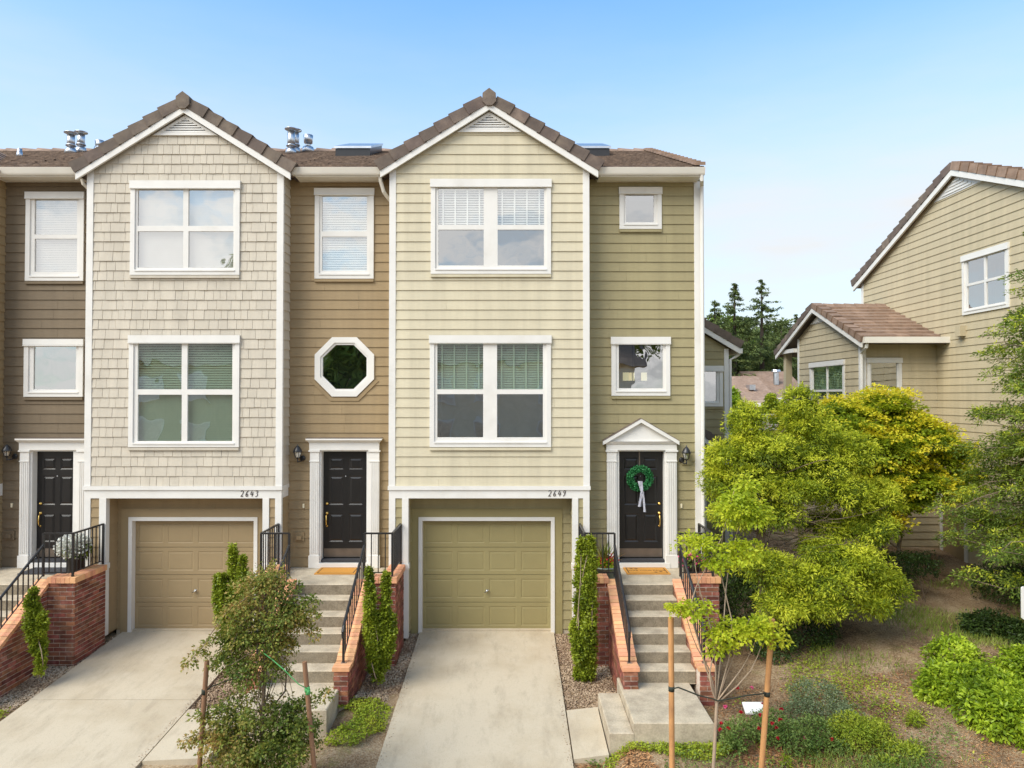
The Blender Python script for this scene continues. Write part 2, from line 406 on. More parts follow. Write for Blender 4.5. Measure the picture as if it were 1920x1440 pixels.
def window(house, Y, outer, panes, head_px=None, sill=True, trim_mat=None, sill_mat=None, blind=None, glass='glass_lo', room='dark_room', tapes=False, names='window'):
    """outer = (x0,x1,z0,z1) world; panes likewise; blind: list of (pane index range z0 frac.., tilt)"""
    x0, x1, z0, z1 = outer; cw = .085
    ix0, ix1, iz0, iz1 = x0+cw, x1-cw, z0+cw+.015, z1-cw-.02
    ix0 = min(ix0, min(p[0] for p in panes)-.03); ix1 = max(ix1, max(p[1] for p in panes)+.03)
    iz0 = min(iz0, min(p[2] for p in panes)-.03); iz1 = max(iz1, max(p[3] for p in panes)+.03)
    mb = MB(); plate(mb, outer, [(ix0,ix1,iz0,iz1)], Y-.042, Y+.04)
    win = mb.build(names, M['white'], house)
    if head_px:
        hz = head_px
        MB().box(x0-.012, x1+.012, Y-.062, Y, z1-hz, z1).build('header', M['white'], win)
        MB().box(x0-.012, x1+.012, Y-.070, Y, z1-hz-.022, z1-hz-.004).build('header_moulding', M['white'], win)
    if sill and sill_mat:
        MB().box(x0-.0, x1+.0, Y-.05, Y, z0-.06, z0-.012).build('apron', sill_mat, win)
    sh = MB(); plate(sh, (ix0-.001,ix1+.001,iz0-.001,iz1+.001), panes, Y-.018, Y+.03)
    s = sh.build('sash', M['white'], win)
    MB().box(ix0, ix1, Y-.055, Y-.02, iz0-.03, iz0-.004).build('sill', M['white'], win)
    for i, p in enumerate(panes):
        g = MB(); g.quad((p[0]-.004,Y+.006,p[2]-.004),(p[1]+.004,Y+.006,p[2]-.004),(p[1]+.004,Y+.006,p[3]+.004),(p[0]-.004,Y+.006,p[3]+.004))
        gg = glass[i] if isinstance(glass, (list, tuple)) else glass
        g.build('pane', M[gg], win)
    if blind:
        for (bx0, bx1, bz0, bz1, tilt, mtn) in blind:
            b = MB(); slats(b, bx0, bx1, bz0, bz1, Y+.075, tilt)
            b.box(bx0, bx1, Y+.05, Y+.10, bz1-.03, bz1+.02)
            if tapes:
                for k in range(4):
                    xx = bx0+(bx1-bx0)*(k+.5)/4; b.box(xx-.014, xx+.014, Y+.044, Y+.047, bz0, bz1)
            b.build('blind', M[mtn], win)
    # the room behind the glass
    dpt = 1.5 if room == 'room' else .7
    rm = MB(); rx0, rx1, rz0, rz1 = ix0-.02, ix1+.02, iz0-.02, iz1+.02
    ya, yb = Y+.031, Y+dpt
    if room == 'room': ex = .0
    rm.quad((rx0,yb,rz0),(rx1,yb,rz0),(rx1,yb,rz1),(rx0,yb,rz1))
    rm.quad((rx0,ya,rz0),(rx0,yb,rz0),(rx0,yb,rz1),(rx0,ya,rz1)); rm.quad((rx1,ya,rz0),(rx1,yb,rz0),(rx1,yb,rz1),(rx1,ya,rz1))
    rm.quad((rx0,ya,rz0),(rx1,ya,rz0),(rx1,yb,rz0),(rx0,yb,rz0)); rm.quad((rx0,ya,rz1),(rx1,ya,rz1),(rx1,yb,rz1),(rx0,yb,rz1))
    rm.build('room_interior', M[room], win)
    return win, (ix0, ix1, iz0, iz1)
def pocket(mb, x0, x1, z0, z1, y, d1=.012, d2=.003, i1=.018, i2=.05):
    r = [(0, y), (i1, y+d1), (i2, y+d2)]
    rings = [[(x0+i,yy,z0+i),(x1-i,yy,z0+i),(x1-i,yy,z1-i),(x0+i,yy,z1-i)] for i, yy in r]
    for a, b in zip(rings, rings[1:]):
        for k in range(4):
            k2 = (k+1) % 4; mb.quad(a[k], a[k2], b[k2], b[k])
    mb.quad(*rings[-1])
def beam_slope(mb, A, E, wv, y0, y1):
    """board from eave point E to apex A (x,z), vertical depth wv"""
    pl = [E, A, (A[0], A[1]-wv), (E[0], E[1]-wv)]
    mb.prism([(x, y0, z) for x, z in pl], [(x, y1, z) for x, z in pl]); return mb
def rake(roof, A, E, y_front, n, mt, hgt=.19, back=.22):
    """overlapping L-shaped rake tiles from eave E up to apex A, one object each"""
    ex, ez = E; dx, dz = A[0]-ex, A[1]-ez; Ln = math.hypot(dx, dz); ux, uz = dx/Ln, dz/Ln
    nx, nz = (-uz, ux) if ux > 0 else (uz, -ux)
    pt = lambda s, h: (ex+ux*s+nx*h, ez+uz*s+nz*h)
    st = Ln/n
    for i in range(n):
        s0, s1 = i*st-.02, (i+1)*st+.03
        j = random.uniform(-.006, .006); h0, h1 = hgt+.012+j, hgt-.022+j; f = y_front - .012 + random.uniform(-.004,.004)
        mb = MB()
        pl = [pt(s0,-.012), pt(s1,-.030), pt(s1,h1), pt(s0,h0)]
        mb.prism([(pl[0][0],f-.014,pl[0][1]),(pl[1][0],f+.010,pl[1][1]),(pl[2][0],f+.010,pl[2][1]),(pl[3][0],f-.014,pl[3][1])], [(x,y_front+.03,z) for x, z in pl])
        pl = [pt(s0,h0-.035), pt(s1,h1-.035), pt(s1,h1-.001), pt(s0,h0-.001)]
        mb.prism([(x,y_front+.031,z) for x, z in pl], [(x,y_front+back,z) for x, z in pl])
        mb.build('rake_tile', mt, roof)
def tile_rows(mb, x0, x1, yA, zA, yB, zB, rows, ofs=.028):
    """stepped courses on a slope rising from (yA,zA) to (yB,zB)"""
    for i in range(rows):
        t0, t1 = i/rows, (i+1)/rows
        ya, za, yb, zb = yA+(yB-yA)*t0, zA+(zB-zA)*t0, yA+(yB-yA)*t1, zA+(zB-zA)*t1
        n = max(1, int((x1-x0)/.3)); sh = (i % 2)*.15
        xs = [x0]+[x0+sh+.3*(k+1) for k in range(n) if x0+sh+.3*(k+1) < x1-.02]+[x1]
        for a, b in zip(xs, xs[1:]):
            h = ofs+random.uniform(-.005,.006)
            mb.quad((a,ya,za+.002),(b-.004,ya,za+.002),(b-.004,ya,za+h),(a,ya,za+h))
            mb.quad((a,ya,za+h),(b-.004,ya,za+h),(b-.004,yb,zb+.004),(a,yb,zb+.004))

YR, YB = 13.86, 13.46          # recessed wall plane, projecting bay plane
ZBAND = PZ(911, YB)            # foot of the bay cladding
CW = .112                      # corner board width

def bay(house, px0, px1, apex_px, e_px, mt, lower_mt, wins, shingle=False, right_side=True, vent=True):
    """projecting bay: cladding, corners, band, posts, gable trim, roof"""
    x0, x1 = PX(px0, YB, 600), PX(px1, YB, 600); xm = (x0+x1)/2
    ytop = YB-.13
    Ax, Az = P(apex_px[0], apex_px[1], ytop)      # top of bargeboards at apex
    ov = .17; sl = .628
    Ax = xm
    E0 = (x0-ov, Az-sl*(xm-x0+ov)); E1 = (x1+ov, Az-sl*(x1+ov-xm))
    zb = .152                                      # bargeboard vertical depth
    ze = Az-sl*(xm-x0)-.03; za = Az-.03
    out = [(x0,ZBAND),(x1,ZBAND),(x1,ze),(xm,za),(x0,ze)]
    outi = [(x0+CW,ZBAND),(x1-CW,ZBAND),(x1-CW,ze+sl*CW),(xm,za),(x0+CW,ze+sl*CW)]
    holes = []
    for wn in wins: holes.append((wn[0][0]+.03, wn[0][1]-.03, wn[0][2]+.03, wn[0][3]-.03))
    ivz = Az-zb-.40                                # foot of the gable vent
    wall = backing('bay_wall', out, holes, YB, lower_mt if False else mt, house)
    if not shingle: siding(wall, outi, holes, YB, ZBAND, mt)
    else: shingles(wall, outi, holes, YB, ZBAND, mt)
    # return walls of the bay
    for xx, s, vis in ((x0, -1, False), (x1, 1, right_side)):
        sb = MB(); sb.quad((xx,YB,ZBAND),(xx,YR+.5,ZBAND),(xx,YR+.5,ze),(xx,YB,ze))
        sw = sb.build('bay_side_wall', mt, house)
        if vis:
            CURT[0] = lambda p, xx=xx: (xx - (p[1]), p[0], p[2])
            o2 = [(YB+.04,ZBAND),(YR+.02,ZBAND),(YR+.02,ze),(YB+.04,ze)]
            siding(sw, o2, [], 0, ZBAND, mt)
            CURT[0] = None
    for xa in (x0, x1-CW):
        MB().box(xa-.012 if xa == x0 else xa, xa+CW+(.012 if xa != x0 else 0), YB-.026, YB+.045, ZBAND, ze+(sl*CW if False else 0)).build('corner_board', M['white'], house)
    # band over the garage
    zt, zm, zl = PZ(911,YB), PZ(918.5,YB), PZ(934,YB)
    bd = MB(); bd.box(x0-.022, x1+.022, YB-.05, YR-.02, zm+.002, zt-.002).build('band_moulding', M['white'], house)
    MB().box(x0-.004, x1+.004, YB-.026, YB+.10, zl, zm).build('band_board', M['white'], house)
    MB().box(x0-.006, x1+.006, YB+.10, YR-.02, zl, zm).build('band_return', M['white'], house)
    MB().box(x0+.05, x1-.05, YB+.05, YR+.1, zl+.02, zl+.06).build('soffit', lower_mt, house)
    # gable vent: frame and louvres
    hv = .385; vt = Az-zb-.015
    wv = hv/sl
    vz0 = vt-hv
    vf = MB(); tri = [(xm-wv,vz0),(xm+wv,vz0),(xm,vt)]; q = .055
    tin = [(xm-wv+q*2.9,vz0+q),(xm+wv-q*2.9,vz0+q),(xm,vt-q*1.15)]
    for k in range(3):
        k2 = (k+1) % 3; vf.prism([(tri[k][0],YB-.05,tri[k][1]),(tri[k2][0],YB-.05,tri[k2][1]),(tin[k2][0],YB-.05,tin[k2][1]),(tin[k][0],YB-.05,tin[k][1])],
                                  [(tri[k][0],YB-.01,tri[k][1]),(tri[k2][0],YB-.01,tri[k2][1]),(tin[k2][0],YB-.01,tin[k2][1]),(tin[k][0],YB-.01,tin[k][1])])
    gv = vf.build('gable_vent', M['white'], house)
    bk = MB(); bk.quad(*[(x,YB-.019,z) for x, z in tri]); bk.build('vent_backing', M['dark_room'], gv)
    nl = 6; hh = (tin[2][1]-tin[0][1])/nl
    for i in range(nl):
        z = tin[0][1]+i*hh; hw = (tin[2][1]-z-hh*.3)*(tin[1][0]-xm)/(tin[2][1]-tin[0][1])
        if hw < .03: continue
        m = MB(); m.prism([(xm-hw,YB-.046,z+.004),(xm+hw,YB-.046,z+.004),(xm+hw,YB-.044,z+.030),(xm-hw,YB-.044,z+.030)],
                          [(xm-hw,YB-.021,z+hh*.86),(xm+hw,YB-.021,z+hh*.86),(xm+hw,YB-.021,z+hh*.92),(xm-hw,YB-.021,z+hh*.92)])
        m.build('louvre', M['white'], gv)
    # bargeboards, roof, rake tiles
    for E in (E0, E1):
        b = MB(); beam_slope(b, (xm,Az), E, zb, ytop, ytop+.045).build('bargeboard', M['white'], house)
    rf = MB(); th = .10
    for E in (E0, E1):
        pl = [(xm,Az+.012),E,(E[0],E[1]-.05),(xm,Az-.04)]
        pl = [(p[0], p[1]) for p in pl]
        rf.prism([(x,ytop+.05,z+.0) for x, z in pl], [(x,17.6,z) for x, z in pl])
    roof = rf.build('bay_roof', M['tile'], house)
    for E in (E0, E1): rake(roof, (xm+(.09 if E[0]>xm else -.09), Az-.09*sl), E, ytop, 7, M['tile'])
    # ridge end tile (five-sided cap)
    rz = Az-.03
    pl = [(xm-.13,rz+.02),(xm-.05,rz-.06),(xm+.05,rz-.06),(xm+.13,rz+.02),(xm+.125,rz+.175),(xm,rz+.27),(xm-.125,rz+.175)]
    m = MB(); m.prism([(x,ytop-.045,z) for x, z in pl], [(x,ytop+.5,z) for x, z in pl]); m.build('ridge_tile', M['tile'], roof)
    return dict(x0=x0, x1=x1, xm=xm, wall=wall, zl=zl, E0=E0, E1=E1, roof=roof)

N_SH = [0]; REST = []
def shingles(wall, outline, holes, Y, z0, mt):
    umin, umax = min(p[0] for p in outline), max(p[0] for p in outline)
    zmax = max(p[1] for p in outline)
    rows = []; z = z0; i = 0
    ws = [.125,.125,.175,.175,.20,.275]
    allp = []
    while z < zmax:
        u = umin - random.uniform(0, .1)
        while u < umax:
            wd = random.choice(ws); a, b = max(u, umin), min(u+wd-.006, umax)
            if b-a > .02:
                lo = z + random.uniform(-.002,.003)
                cand = [(a, b, lo, z+EXP)]
                for h in holes:
                    nc = []
                    for (c0, c1, d0, d1) in cand:
                        if h[0] >= c1 or h[1] <= c0 or h[2] >= d1 or h[3] <= d0: nc.append((c0,c1,d0,d1)); continue
                        if h[0] > c0: nc.append((c0, h[0], d0, d1))
                        if h[1] < c1: nc.append((h[1], c1, d0, d1))
                        if h[2] > d0: nc.append((max(c0,h[0]), min(c1,h[1]), d0, h[2]))
                        if h[3] < d1: nc.append((max(c0,h[0]), min(c1,h[1]), h[3], d1))
                    cand = [c for c in nc if c[1]-c[0] > .012 and c[3]-c[2] > .008]
                for c in cand:
                    pl = clip([(c[0],c[2]),(c[1],c[2]),(c[1],c[3]),(c[0],c[3])], outline)
                    if pl: allp.append((abs((c[1]-c[0])*(c[3]-c[2])), pl, z))
            u += wd
        z += EXP
    order = sorted(range(len(allp)), key=lambda k: -allp[k][0]); keep = set(order[:300]); rest = MB()
    for k, (ar, pl, zz) in enumerate(allp):
        mb = MB() if k in keep else rest; t = .021+random.uniform(-.003,.003)
        mb.prism([(u, Y-t+.015*(z-zz)/EXP, z) for u, z in pl], [(u, Y+.001, z) for u, z in pl])
        if k in keep: mb.build('shingle', mt, wall)
    r = rest.build('shingles', mt, wall); r['kind'] = 'stuff'

def garage(house, bd, px, door_px, mt_wall, mt_door, inner_l, inner_r, post_bot):
    """garage front under the bay: posts, recessed wall, sectional door"""
    x0, x1 = bd['x0'], bd['x1']; zl = bd['zl']
    il, ir = [(PX(a,YB,1000), PX(b,YB,1000)) for a, b in (inner_l, inner_r)]
    zp = PZ(post_bot, YB)
    zlow = 1.30
    for (a, b) in (il, ir):
        MB().box(a, b, YB-.03, YB+.09, zp+.0, zl).build('garage_post', M['white'], house)
        MB().box(a-.015, b+.015, YB-.045, YB+.095, 1.30, 1.40).build('post_collar', M['white'], house)
    for a in (x0, x1-CW):
        MB().box(a-.004, a+CW+.004, YB-.026, YB+.05, .9, zl).build('corner_post', M['white'], house)
    # short siding between posts
    for (a, b) in ((x0+CW, il[0]), (ir[1], x1-CW)):
        o = [(a,.05),(b,.05),(b,zl),(a,zl)]
        wl = backing('garage_pier_wall', o, [], YB, mt_wall, house); siding(wl, o, [], YB, .05, mt_wall)
    # side faces of piers facing the opening, clad
    for xx, sgn in ((il[1], 1), (ir[0], -1)):
        sb = MB(); sb.quad((xx-sgn*.012,YB+.09,.05),(xx-sgn*.012,YR,.05),(xx-sgn*.012,YR,zl),(xx-sgn*.012,YB+.09,zl))
        w_ = sb.build('garage_side_wall', mt_wall, house)
        if sgn > 0:
            CURT[0] = lambda p, xx=xx: (xx-.012-p[1], p[0], p[2])
        else:
            CURT[0] = lambda p, xx=xx: (xx+.012+p[1], p[0], p[2])
        o = [(YB+.09,.08),(YR-.012,.08),(YR-.012,zl),(YB+.09,zl)]; siding(w_, o, [], 0, .08, mt_wall); CURT[0] = None
    for xx in (x0, x1):
        sb = MB(); sb.quad((xx,YB,0),(xx,YR,0),(xx,YR,zl),(xx,YB,zl)); w_ = sb.build('garage_outer_wall', mt_wall, house)
        if xx == x1:
            CURT[0] = lambda p, xx=xx: (xx-p[1], p[0], p[2]); siding(w_, [(YB+.05,1.2),(YR,1.2),(YR,zl),(YB+.05,zl)], [], 0, ZBAND-10*EXP, mt_wall); CURT[0] = None
    dx0, dx1, dz0, dz1 = rect_px(*door_px, YR); dz0 = .0
    jw = .072; cs = .15
    hole = (dx0-jw-.01, dx1+jw+.01, -.1, dz1+jw+.01)
    o = [(il[1]-.02,.03),(ir[0]+.02,.03),(ir[0]+.02,zl+.03),(il[1]-.02,zl+.03)]
    gw = backing('garage_wall', o, [hole], YR, mt_wall, house)
    siding(gw, o, [(dx0-jw-cs, dx1+jw+cs, -.1, dz1+jw+cs)], YR, .05, mt_wall)
    MB().box(il[1]-.02, ir[0]+.02, YR-.0, YR+.3, -.2, .028).build('garage_footing', M['conc'], house)
    c = MB(); plate(c, (dx0-jw-cs, dx1+jw+cs, -.04, dz1+jw+cs-.0), [(dx0-jw, dx1+jw, -.1, dz1+jw)], YR-.03, YR+.02)
    c.build('garage_casing', mt_door, house)
    MB().box(dx0-jw-cs-.01, dx1+jw+cs+.01, YR-.045, YR-.03, dz1+jw+cs-.0, dz1+jw+cs+.018).build('drip_cap', mt_door, house)
    c = MB(); plate(c, (dx0-jw, dx1+jw, -.04, dz1+jw), [(dx0, dx1, -.1, dz1)], YR-.045, YR+.13); c.build('garage_jamb', M['white'], house)
    # door: four sections of four raised panels
    g = MB(); g.box(dx0-.02, dx1+.02, YR+.131, YR+.16, 0, dz1+.02); gd = g.build('garage_door', mt_door, house)
    sh = (dz1-.0)/4
    for r in range(4):
        z0, z1 = r*sh+.004, (r+1)*sh-.004
        hs = [(dx0+(dx1-dx0)*(k+.07)/4, dx0+(dx1-dx0)*(k+.93)/4, z0+.075, z1-.075) for k in range(4)]
        m = MB(); plate(m, (dx0, dx1, z0, z1), hs, YR+.09, YR+.13)
        for h in hs: pocket(m, *h, YR+.09, .007, .002, .02, .045)
        m.build('door_section', mt_door, gd)
    hx = dx0+(dx1-dx0)*.5
    hd = MB(); hd.lathe((hx, YR+.088, sh*1.42), [(.024,0),(.024,.012),(.011,.014),(.011,.05)], 10, 'y')
    hd.tube([(hx-.045,YR+.045,sh*1.42-.03),(hx+.045,YR+.045,sh*1.42+.03)], .009, 6)
    hd.build('handle', M['steel'], gd, True)
    sl_ = MB(); sl_.box(dx0, dx1, YR+.085, YR+.13, .0, .012).build('bottom_seal', M['mat_dark'], gd)
    return dx0, dx1

def entry(house, door, cor_px, ent_px, pil_l, pil_r, Yw, ped=False, hinge_right=True, tan=None):
    """panelled front door with classical surround. door=(px0,px1)"""
    yd = Yw+.10
    dx0, dx1 = PX(door[0],yd,950), PX(door[1],yd,950); dz1 = PZ(846,Yw); dz0 = PZ(1046,yd)
    zs0 = PZ(1063, Yw)
    a0, a1 = PX(pil_l[0],Yw-.07,950), PX(pil_l[1],Yw-.07,950); b0, b1 = PX(pil_r[0],Yw-.07,950), PX(pil_r[1],Yw-.07,950)
    sx = MB(); plate(sx, (a0+.01, b1-.01, zs0, dz1+.20), [(dx0, dx1, zs0-.1, dz1)], Yw-.045, yd+.02)
    sur = sx.build('door_surround', M['white'], house)
    for (p0, p1) in ((a0,a1),(b0,b1)):
        zc = PZ(864,Yw)
        m = MB(); m.box(p0, p1, Yw-.085, Yw-.04, PZ(1040,Yw), dz1)
        n = 4; fw = (p1-p0-.05)/(2*n-1)
        for k in range(n):      # flutes between raised fillets
            xx = p0+.025+2*k*fw; m.box(xx, xx+fw, Yw-.094, Yw-.085, PZ(1036,Yw), zc-.02)
        pil = m.build('pilaster', M['white'], sur)
        MB().box(p0-.016, p1+.016, Yw-.105, Yw-.03, zs0+.004, PZ(1040,Yw)).build('plinth', M['white'], sur)
        MB().box(p0-.008, p1+.008, Yw-.10, Yw-.03, zc-.012, zc+.008).build('neck_moulding', M['white'], sur)
        MB().box(p0-.022, p1+.022, Yw-.108, Yw-.03, dz1-.004, dz1+.026).build('capital', M['white'], sur)
    e0, e1 = PX(ent_px[0],Yw-.08,840), PX(ent_px[1],Yw-.08,840)
    zt = PZ(cor_px[2], Yw-.1)
    c0, c1 = PX(cor_px[0],Yw-.16,825), PX(cor_px[1],Yw-.16,825)
    if not ped:
        MB().box(e0, e1, Yw-.09, Yw-.03, dz1+.027, zt-.085).build('frieze', M['white'], sur)
        m = MB(); pr = [(Yw-.095, zt-.084), (Yw-.17, zt-.03), (Yw-.17, zt-.0), (Yw-.0, zt), (Yw-.0, zt-.084)]
        rg = lambda t: [(e0-.004+(c0-e0+.004)*((Yw-.095-y)/.075 if y < Yw-.09 else (1 if z > zt-.01 else 0)) if t == 0 else e1+.004+(c1-e1-.004)*((Yw-.095-y)/.075 if y < Yw-.09 else (1 if z > zt-.01 else 0)), y, z) for y, z in pr]
        m.prism(rg(0), rg(1)); m.build('cornice', M['white'], sur)
        MB().box(c0+.01, c1-.01, Yw-.172, Yw, zt+.001, zt+.014).build('flashing', M['tile'], sur)
    else:
        ax, az = P(ped[0], ped[1], Yw-.16); eL = P(ped[2], ped[3], Yw-.16); eR = P(ped[4], ped[3], Yw-.16); ax = (eL[0]+eR[0])/2
        MB().box(e0, e1, Yw-.09, Yw-.03, dz1+.027, eL[1]-.07).build('frieze', M['white'], sur)
        m = MB(); m.prism([(eL[0]+.05,Yw-.14,eL[1]-.01),(eR[0]-.05,Yw-.14,eL[1]-.01),(e1+.012,Yw-.10,eL[1]-.069),(e0-.012,Yw-.10,eL[1]-.069)],
                          [(eL[0]+.05,Yw,eL[1]-.01),(eR[0]-.05,Yw,eL[1]-.01),(e1+.012,Yw,eL[1]-.069),(e0-.012,Yw,eL[1]-.069)]); m.build('cornice', M['white'], sur)
        m = MB(); q = [(eL[0]+.09,eL[1]-.008),(eR[0]-.09,eL[1]-.008),(ax,az-.06)]
        m.prism([(x,Yw-.085,z) for x, z in q], [(x,Yw,z) for x, z in q]); m.build('tympanum', M['white'], sur)
        for E in (eL, eR):
            m = MB(); beam_slope(m, (ax,az-.012), (E[0],E[1]+.0), .075, Yw-.16, Yw); m.build('raking_cornice', M['white'], sur)
            m = MB(); beam_slope(m, (ax,az), (E[0],E[1]+.012), .011, Yw-.165, Yw); m.build('flashing', M['tile'], sur)
    # door leaf with six raised panels
    hs = []; W = dx1-dx0; H_ = dz1-dz0
    rows = [(.075,.36),(.45,.745),(.81,.93)]
    for (u0,u1) in ((.14,.45),(.57,.88)):
        for (v0,v1) in rows: hs.append((dx0+W*u0, dx0+W*u1, dz0+.17+ (H_-.17)*v0*1.0, dz0+.17+(H_-.17)*v1))
    m = MB(); plate(m, (dx0+.003, dx1-.003, dz0, dz1-.003), hs, yd, yd+.04)
    for h in hs: pocket(m, *h, yd, .014, .002, .022, .055)
    d = m.build('front_door', M['black_door'], house)
    kp = MB().box(dx0+.02, dx1-.02, yd-.004, yd, dz0+.02, dz0+.185).build('kick_plate', M['kick'], d)
    kx = dx0+.075 if hinge_right else dx1-.075
    for zz in (PZ(944,yd), PZ(962,yd)):
        MB().lathe((kx, yd, zz), [(.032,0),(.032,.008),(.02,.016),(.012,.03)], 14, 'y').build('lock', M['brass'], d, True)
    zt_, zb_ = PZ(964,yd), PZ(986,yd)
    hm = MB(); hm.tube([(kx,yd-.012,zt_),(kx,yd-.05,zt_-.03),(kx,yd-.062,(zt_+zb_)/2),(kx,yd-.05,zb_+.03),(kx,yd-.01,zb_)], [.012,.012,.014,.012,.012], 8)
    hm.lathe((kx, yd, zb_), [(.022,0),(.02,.012),(.01,.018)], 12, 'y'); hm.build('handle', M['brass'], d, True)
    MB().lathe(((dx0+dx1)/2, yd, PZ(893,yd)), [(.012,0),(.01,.006)], 10, 'y').build('peephole', M['steel'], d, True)
    th = MB(); th.box(dx0-.0, dx1+.0, Yw-.05, yd, dz0-.055, dz0-.004).build('threshold', M['mat_dark'], house)
    MB().box(dx0-.09, dx1+.09, Yw-.115, Yw-.046, zs0+.002, dz0-.058).build('door_sill', M['white'], house)
    return dx0, dx1, dz0, dz1, (a0, b1, zs0, dz1+.18)

def lantern(house_label, px, py0, py1, Yw, side, grp):
    """carriage wall lantern hung off a curled arm"""
    x, zt = P(px, py0, Yw-.16); zb = PZ(py1, Yw-.16); h = zt-zb
    t = thing('wall_lantern', (x, Yw, zb), house_label, 'lamp', grp)
    yc = Yw-.16
    MB().lathe((x+side*.0+.06*side, Yw-.004-.018, zb+h*.22), [(.055,0),(.055,.01),(.035,.02)], 14, 'y').build('back_plate', M['black_metal'], t, True)
    MB().tube([(x+.06*side,Yw-.03,zb+h*.2),(x+.05*side,Yw-.09,zb+h*.08),(x,yc,zb+h*.06),(x,yc,zb+h*.24)], .014, 8).build('arm', M['black_metal'], t, True)
    MB().lathe((x,yc,zb+h*.24), [(.03,0),(.045,.015),(.045,.02)], 8).build('base', M['black_metal'], t)
    MB().lathe((x,yc,zb+h*.29), [(.042,0),(.075,h*.30)], 6).build('glass', M['lamp_glass'], t)
    MB().lathe((x,yc,zb+h*.30), [(.018,0),(.026,.05),(.022,.10),(.008,.13)], 10).build('bulb', M['bulb'], t, True)
    m = MB()
    for k in range(6):
        a = 2*math.pi*k/6; m.tube([(x+.044*math.cos(a),yc+.044*math.sin(a),zb+h*.28),(x+.078*math.cos(a),yc+.078*math.sin(a),zb+h*.59)], .006, 4)
    m.build('cage', M['black_metal'], t)
    MB().lathe((x,yc,zb+h*.58), [(.088,0),(.088,.012),(.078,.04),(.055,.085),(.022,.12),(.012,.13),(.008,h*.40),(.002,h*.42)], 14).build('hood', M['black_metal'], t, True)
    return t

# ================================================================== terrain, driveways
def sstep(a, b, x):
    t = np.clip((np.asarray(x, float)-a)/(b-a), 0, 1); return t*t*(3-2*t)
SLOPE = .071
def drive_z(y): return -SLOPE*(13.9-y)
def ground_z(x, y):
    x = np.asarray(x, float); y = np.asarray(y, float)
    base = np.where(y < 13.9, -SLOPE*(13.9-np.maximum(y, 6.5)), 0) - .05
    t = sstep(2.9, 6.5, x)
    bank = .085*(np.clip(y, 6.5, 22)-9.6)
    z = base*(1-t) + bank*t
    far = sstep(24, 52, y)
    z = z + far*2.6 + sstep(60, 190, y)*9
    bumps = .03*np.sin(x*2.1+y*.7)*np.sin(y*1.7-x*.4) + .02*np.sin(x*4.3)*np.sin(y*3.9+1)
    raised = .12*sstep(-2.75, -2.6, x)*(1-sstep(-2.1, -1.85, x))*sstep(8.8, 9.6, y)*(1-sstep(11.0, 11.8, y)) + .17*sstep(1.3, 1.6, x)*(1-sstep(3.0, 4.6, x))*sstep(8.6, 9.5, y)*(1-sstep(10.6, 11.6, y))
    return z + raised + bumps*sstep(3.2, 4.2, x)*(1-sstep(24, 30, y))
gx = np.unique(np.concatenate([np.linspace(-400,-20,20), np.arange(-20,20,.25), np.linspace(20,400,24)]))
gy = np.unique(np.concatenate([np.linspace(-300,4,18), np.arange(4,26,.25), np.linspace(26,80,28), np.linspace(80,500,24)]))
GX, GY = np.meshgrid(gx, gy); V = np.stack([GX.ravel(), GY.ravel(), ground_z(GX.ravel(), GY.ravel())], 1)
nx_ = len(gx); idx = np.arange(len(V)).reshape(len(gy), nx_)
F = np.stack([idx[:-1,:-1].ravel(), idx[:-1,1:].ravel(), idx[1:,1:].ravel(), idx[1:,:-1].ravel()], 1)
def soil_mat():
    m, n, b = _new('garden_soil'); L = n.links.new
    tc = n.nodes.new('ShaderNodeTexCoord')
    def noise(sc, det=8, ro=.65):
        q = n.nodes.new('ShaderNodeTexNoise'); q.inputs['Scale'].default_value = sc; q.inputs['Detail'].default_value = det; q.inputs['Roughness'].default_value = ro
        L(tc.outputs['Object'], q.inputs['Vector']); return q.outputs['Fac']
    cr = n.nodes.new('ShaderNodeValToRGB'); e = cr.color_ramp.elements
    e[0].position = .40; e[0].color = (.085,.055,.034,1); e[1].position = .62; e[1].color = (.50,.385,.25,1)
    m1 = e.new(.5); m1.color = (.29,.19,.105,1)
    mixv = n.nodes.new('ShaderNodeMath'); mixv.operation = 'MULTIPLY_ADD'; mixv.inputs[1].default_value = .55
    sc = n.nodes.new('ShaderNodeMath'); sc.operation = 'MULTIPLY'; sc.inputs[1].default_value = .45
    L(noise(38, 6), sc.inputs[0]); L(noise(.9), mixv.inputs[0]); L(sc.outputs[0], mixv.inputs[2]); L(mixv.outputs[0], cr.inputs['Fac'])
    gm = n.nodes.new('ShaderNodeMix'); gm.data_type = 'RGBA'; gm.inputs['B'].default_value = (.20,.19,.05,1)
    mr = n.nodes.new('ShaderNodeMapRange'); mr.inputs['From Min'].default_value = .55; mr.inputs['From Max'].default_value = .68; mr.inputs['To Max'].default_value = .75
    L(noise(1.4, 10, .7), mr.inputs['Value']); L(mr.outputs[0], gm.inputs['Factor']); L(cr.outputs[0], gm.inputs['A'])
    L(gm.outputs['Result'], b.inputs['Base Color']); b.inputs['Roughness'].default_value = .95; b.inputs['Specular IOR Level'].default_value = .15
    bp = n.nodes.new('ShaderNodeBump'); bp.inputs['Strength'].default_value = .9; bp.inputs['Distance'].default_value = .03
    L(noise(45, 8, .7), bp.inputs['Height']); L(bp.outputs[0], b.inputs['Normal'])
    return m
M['soil'] = soil_mat()
g = link('ground', fast_mesh('ground', V, F), M['soil'], None, True); g['kind'] = 'structure'

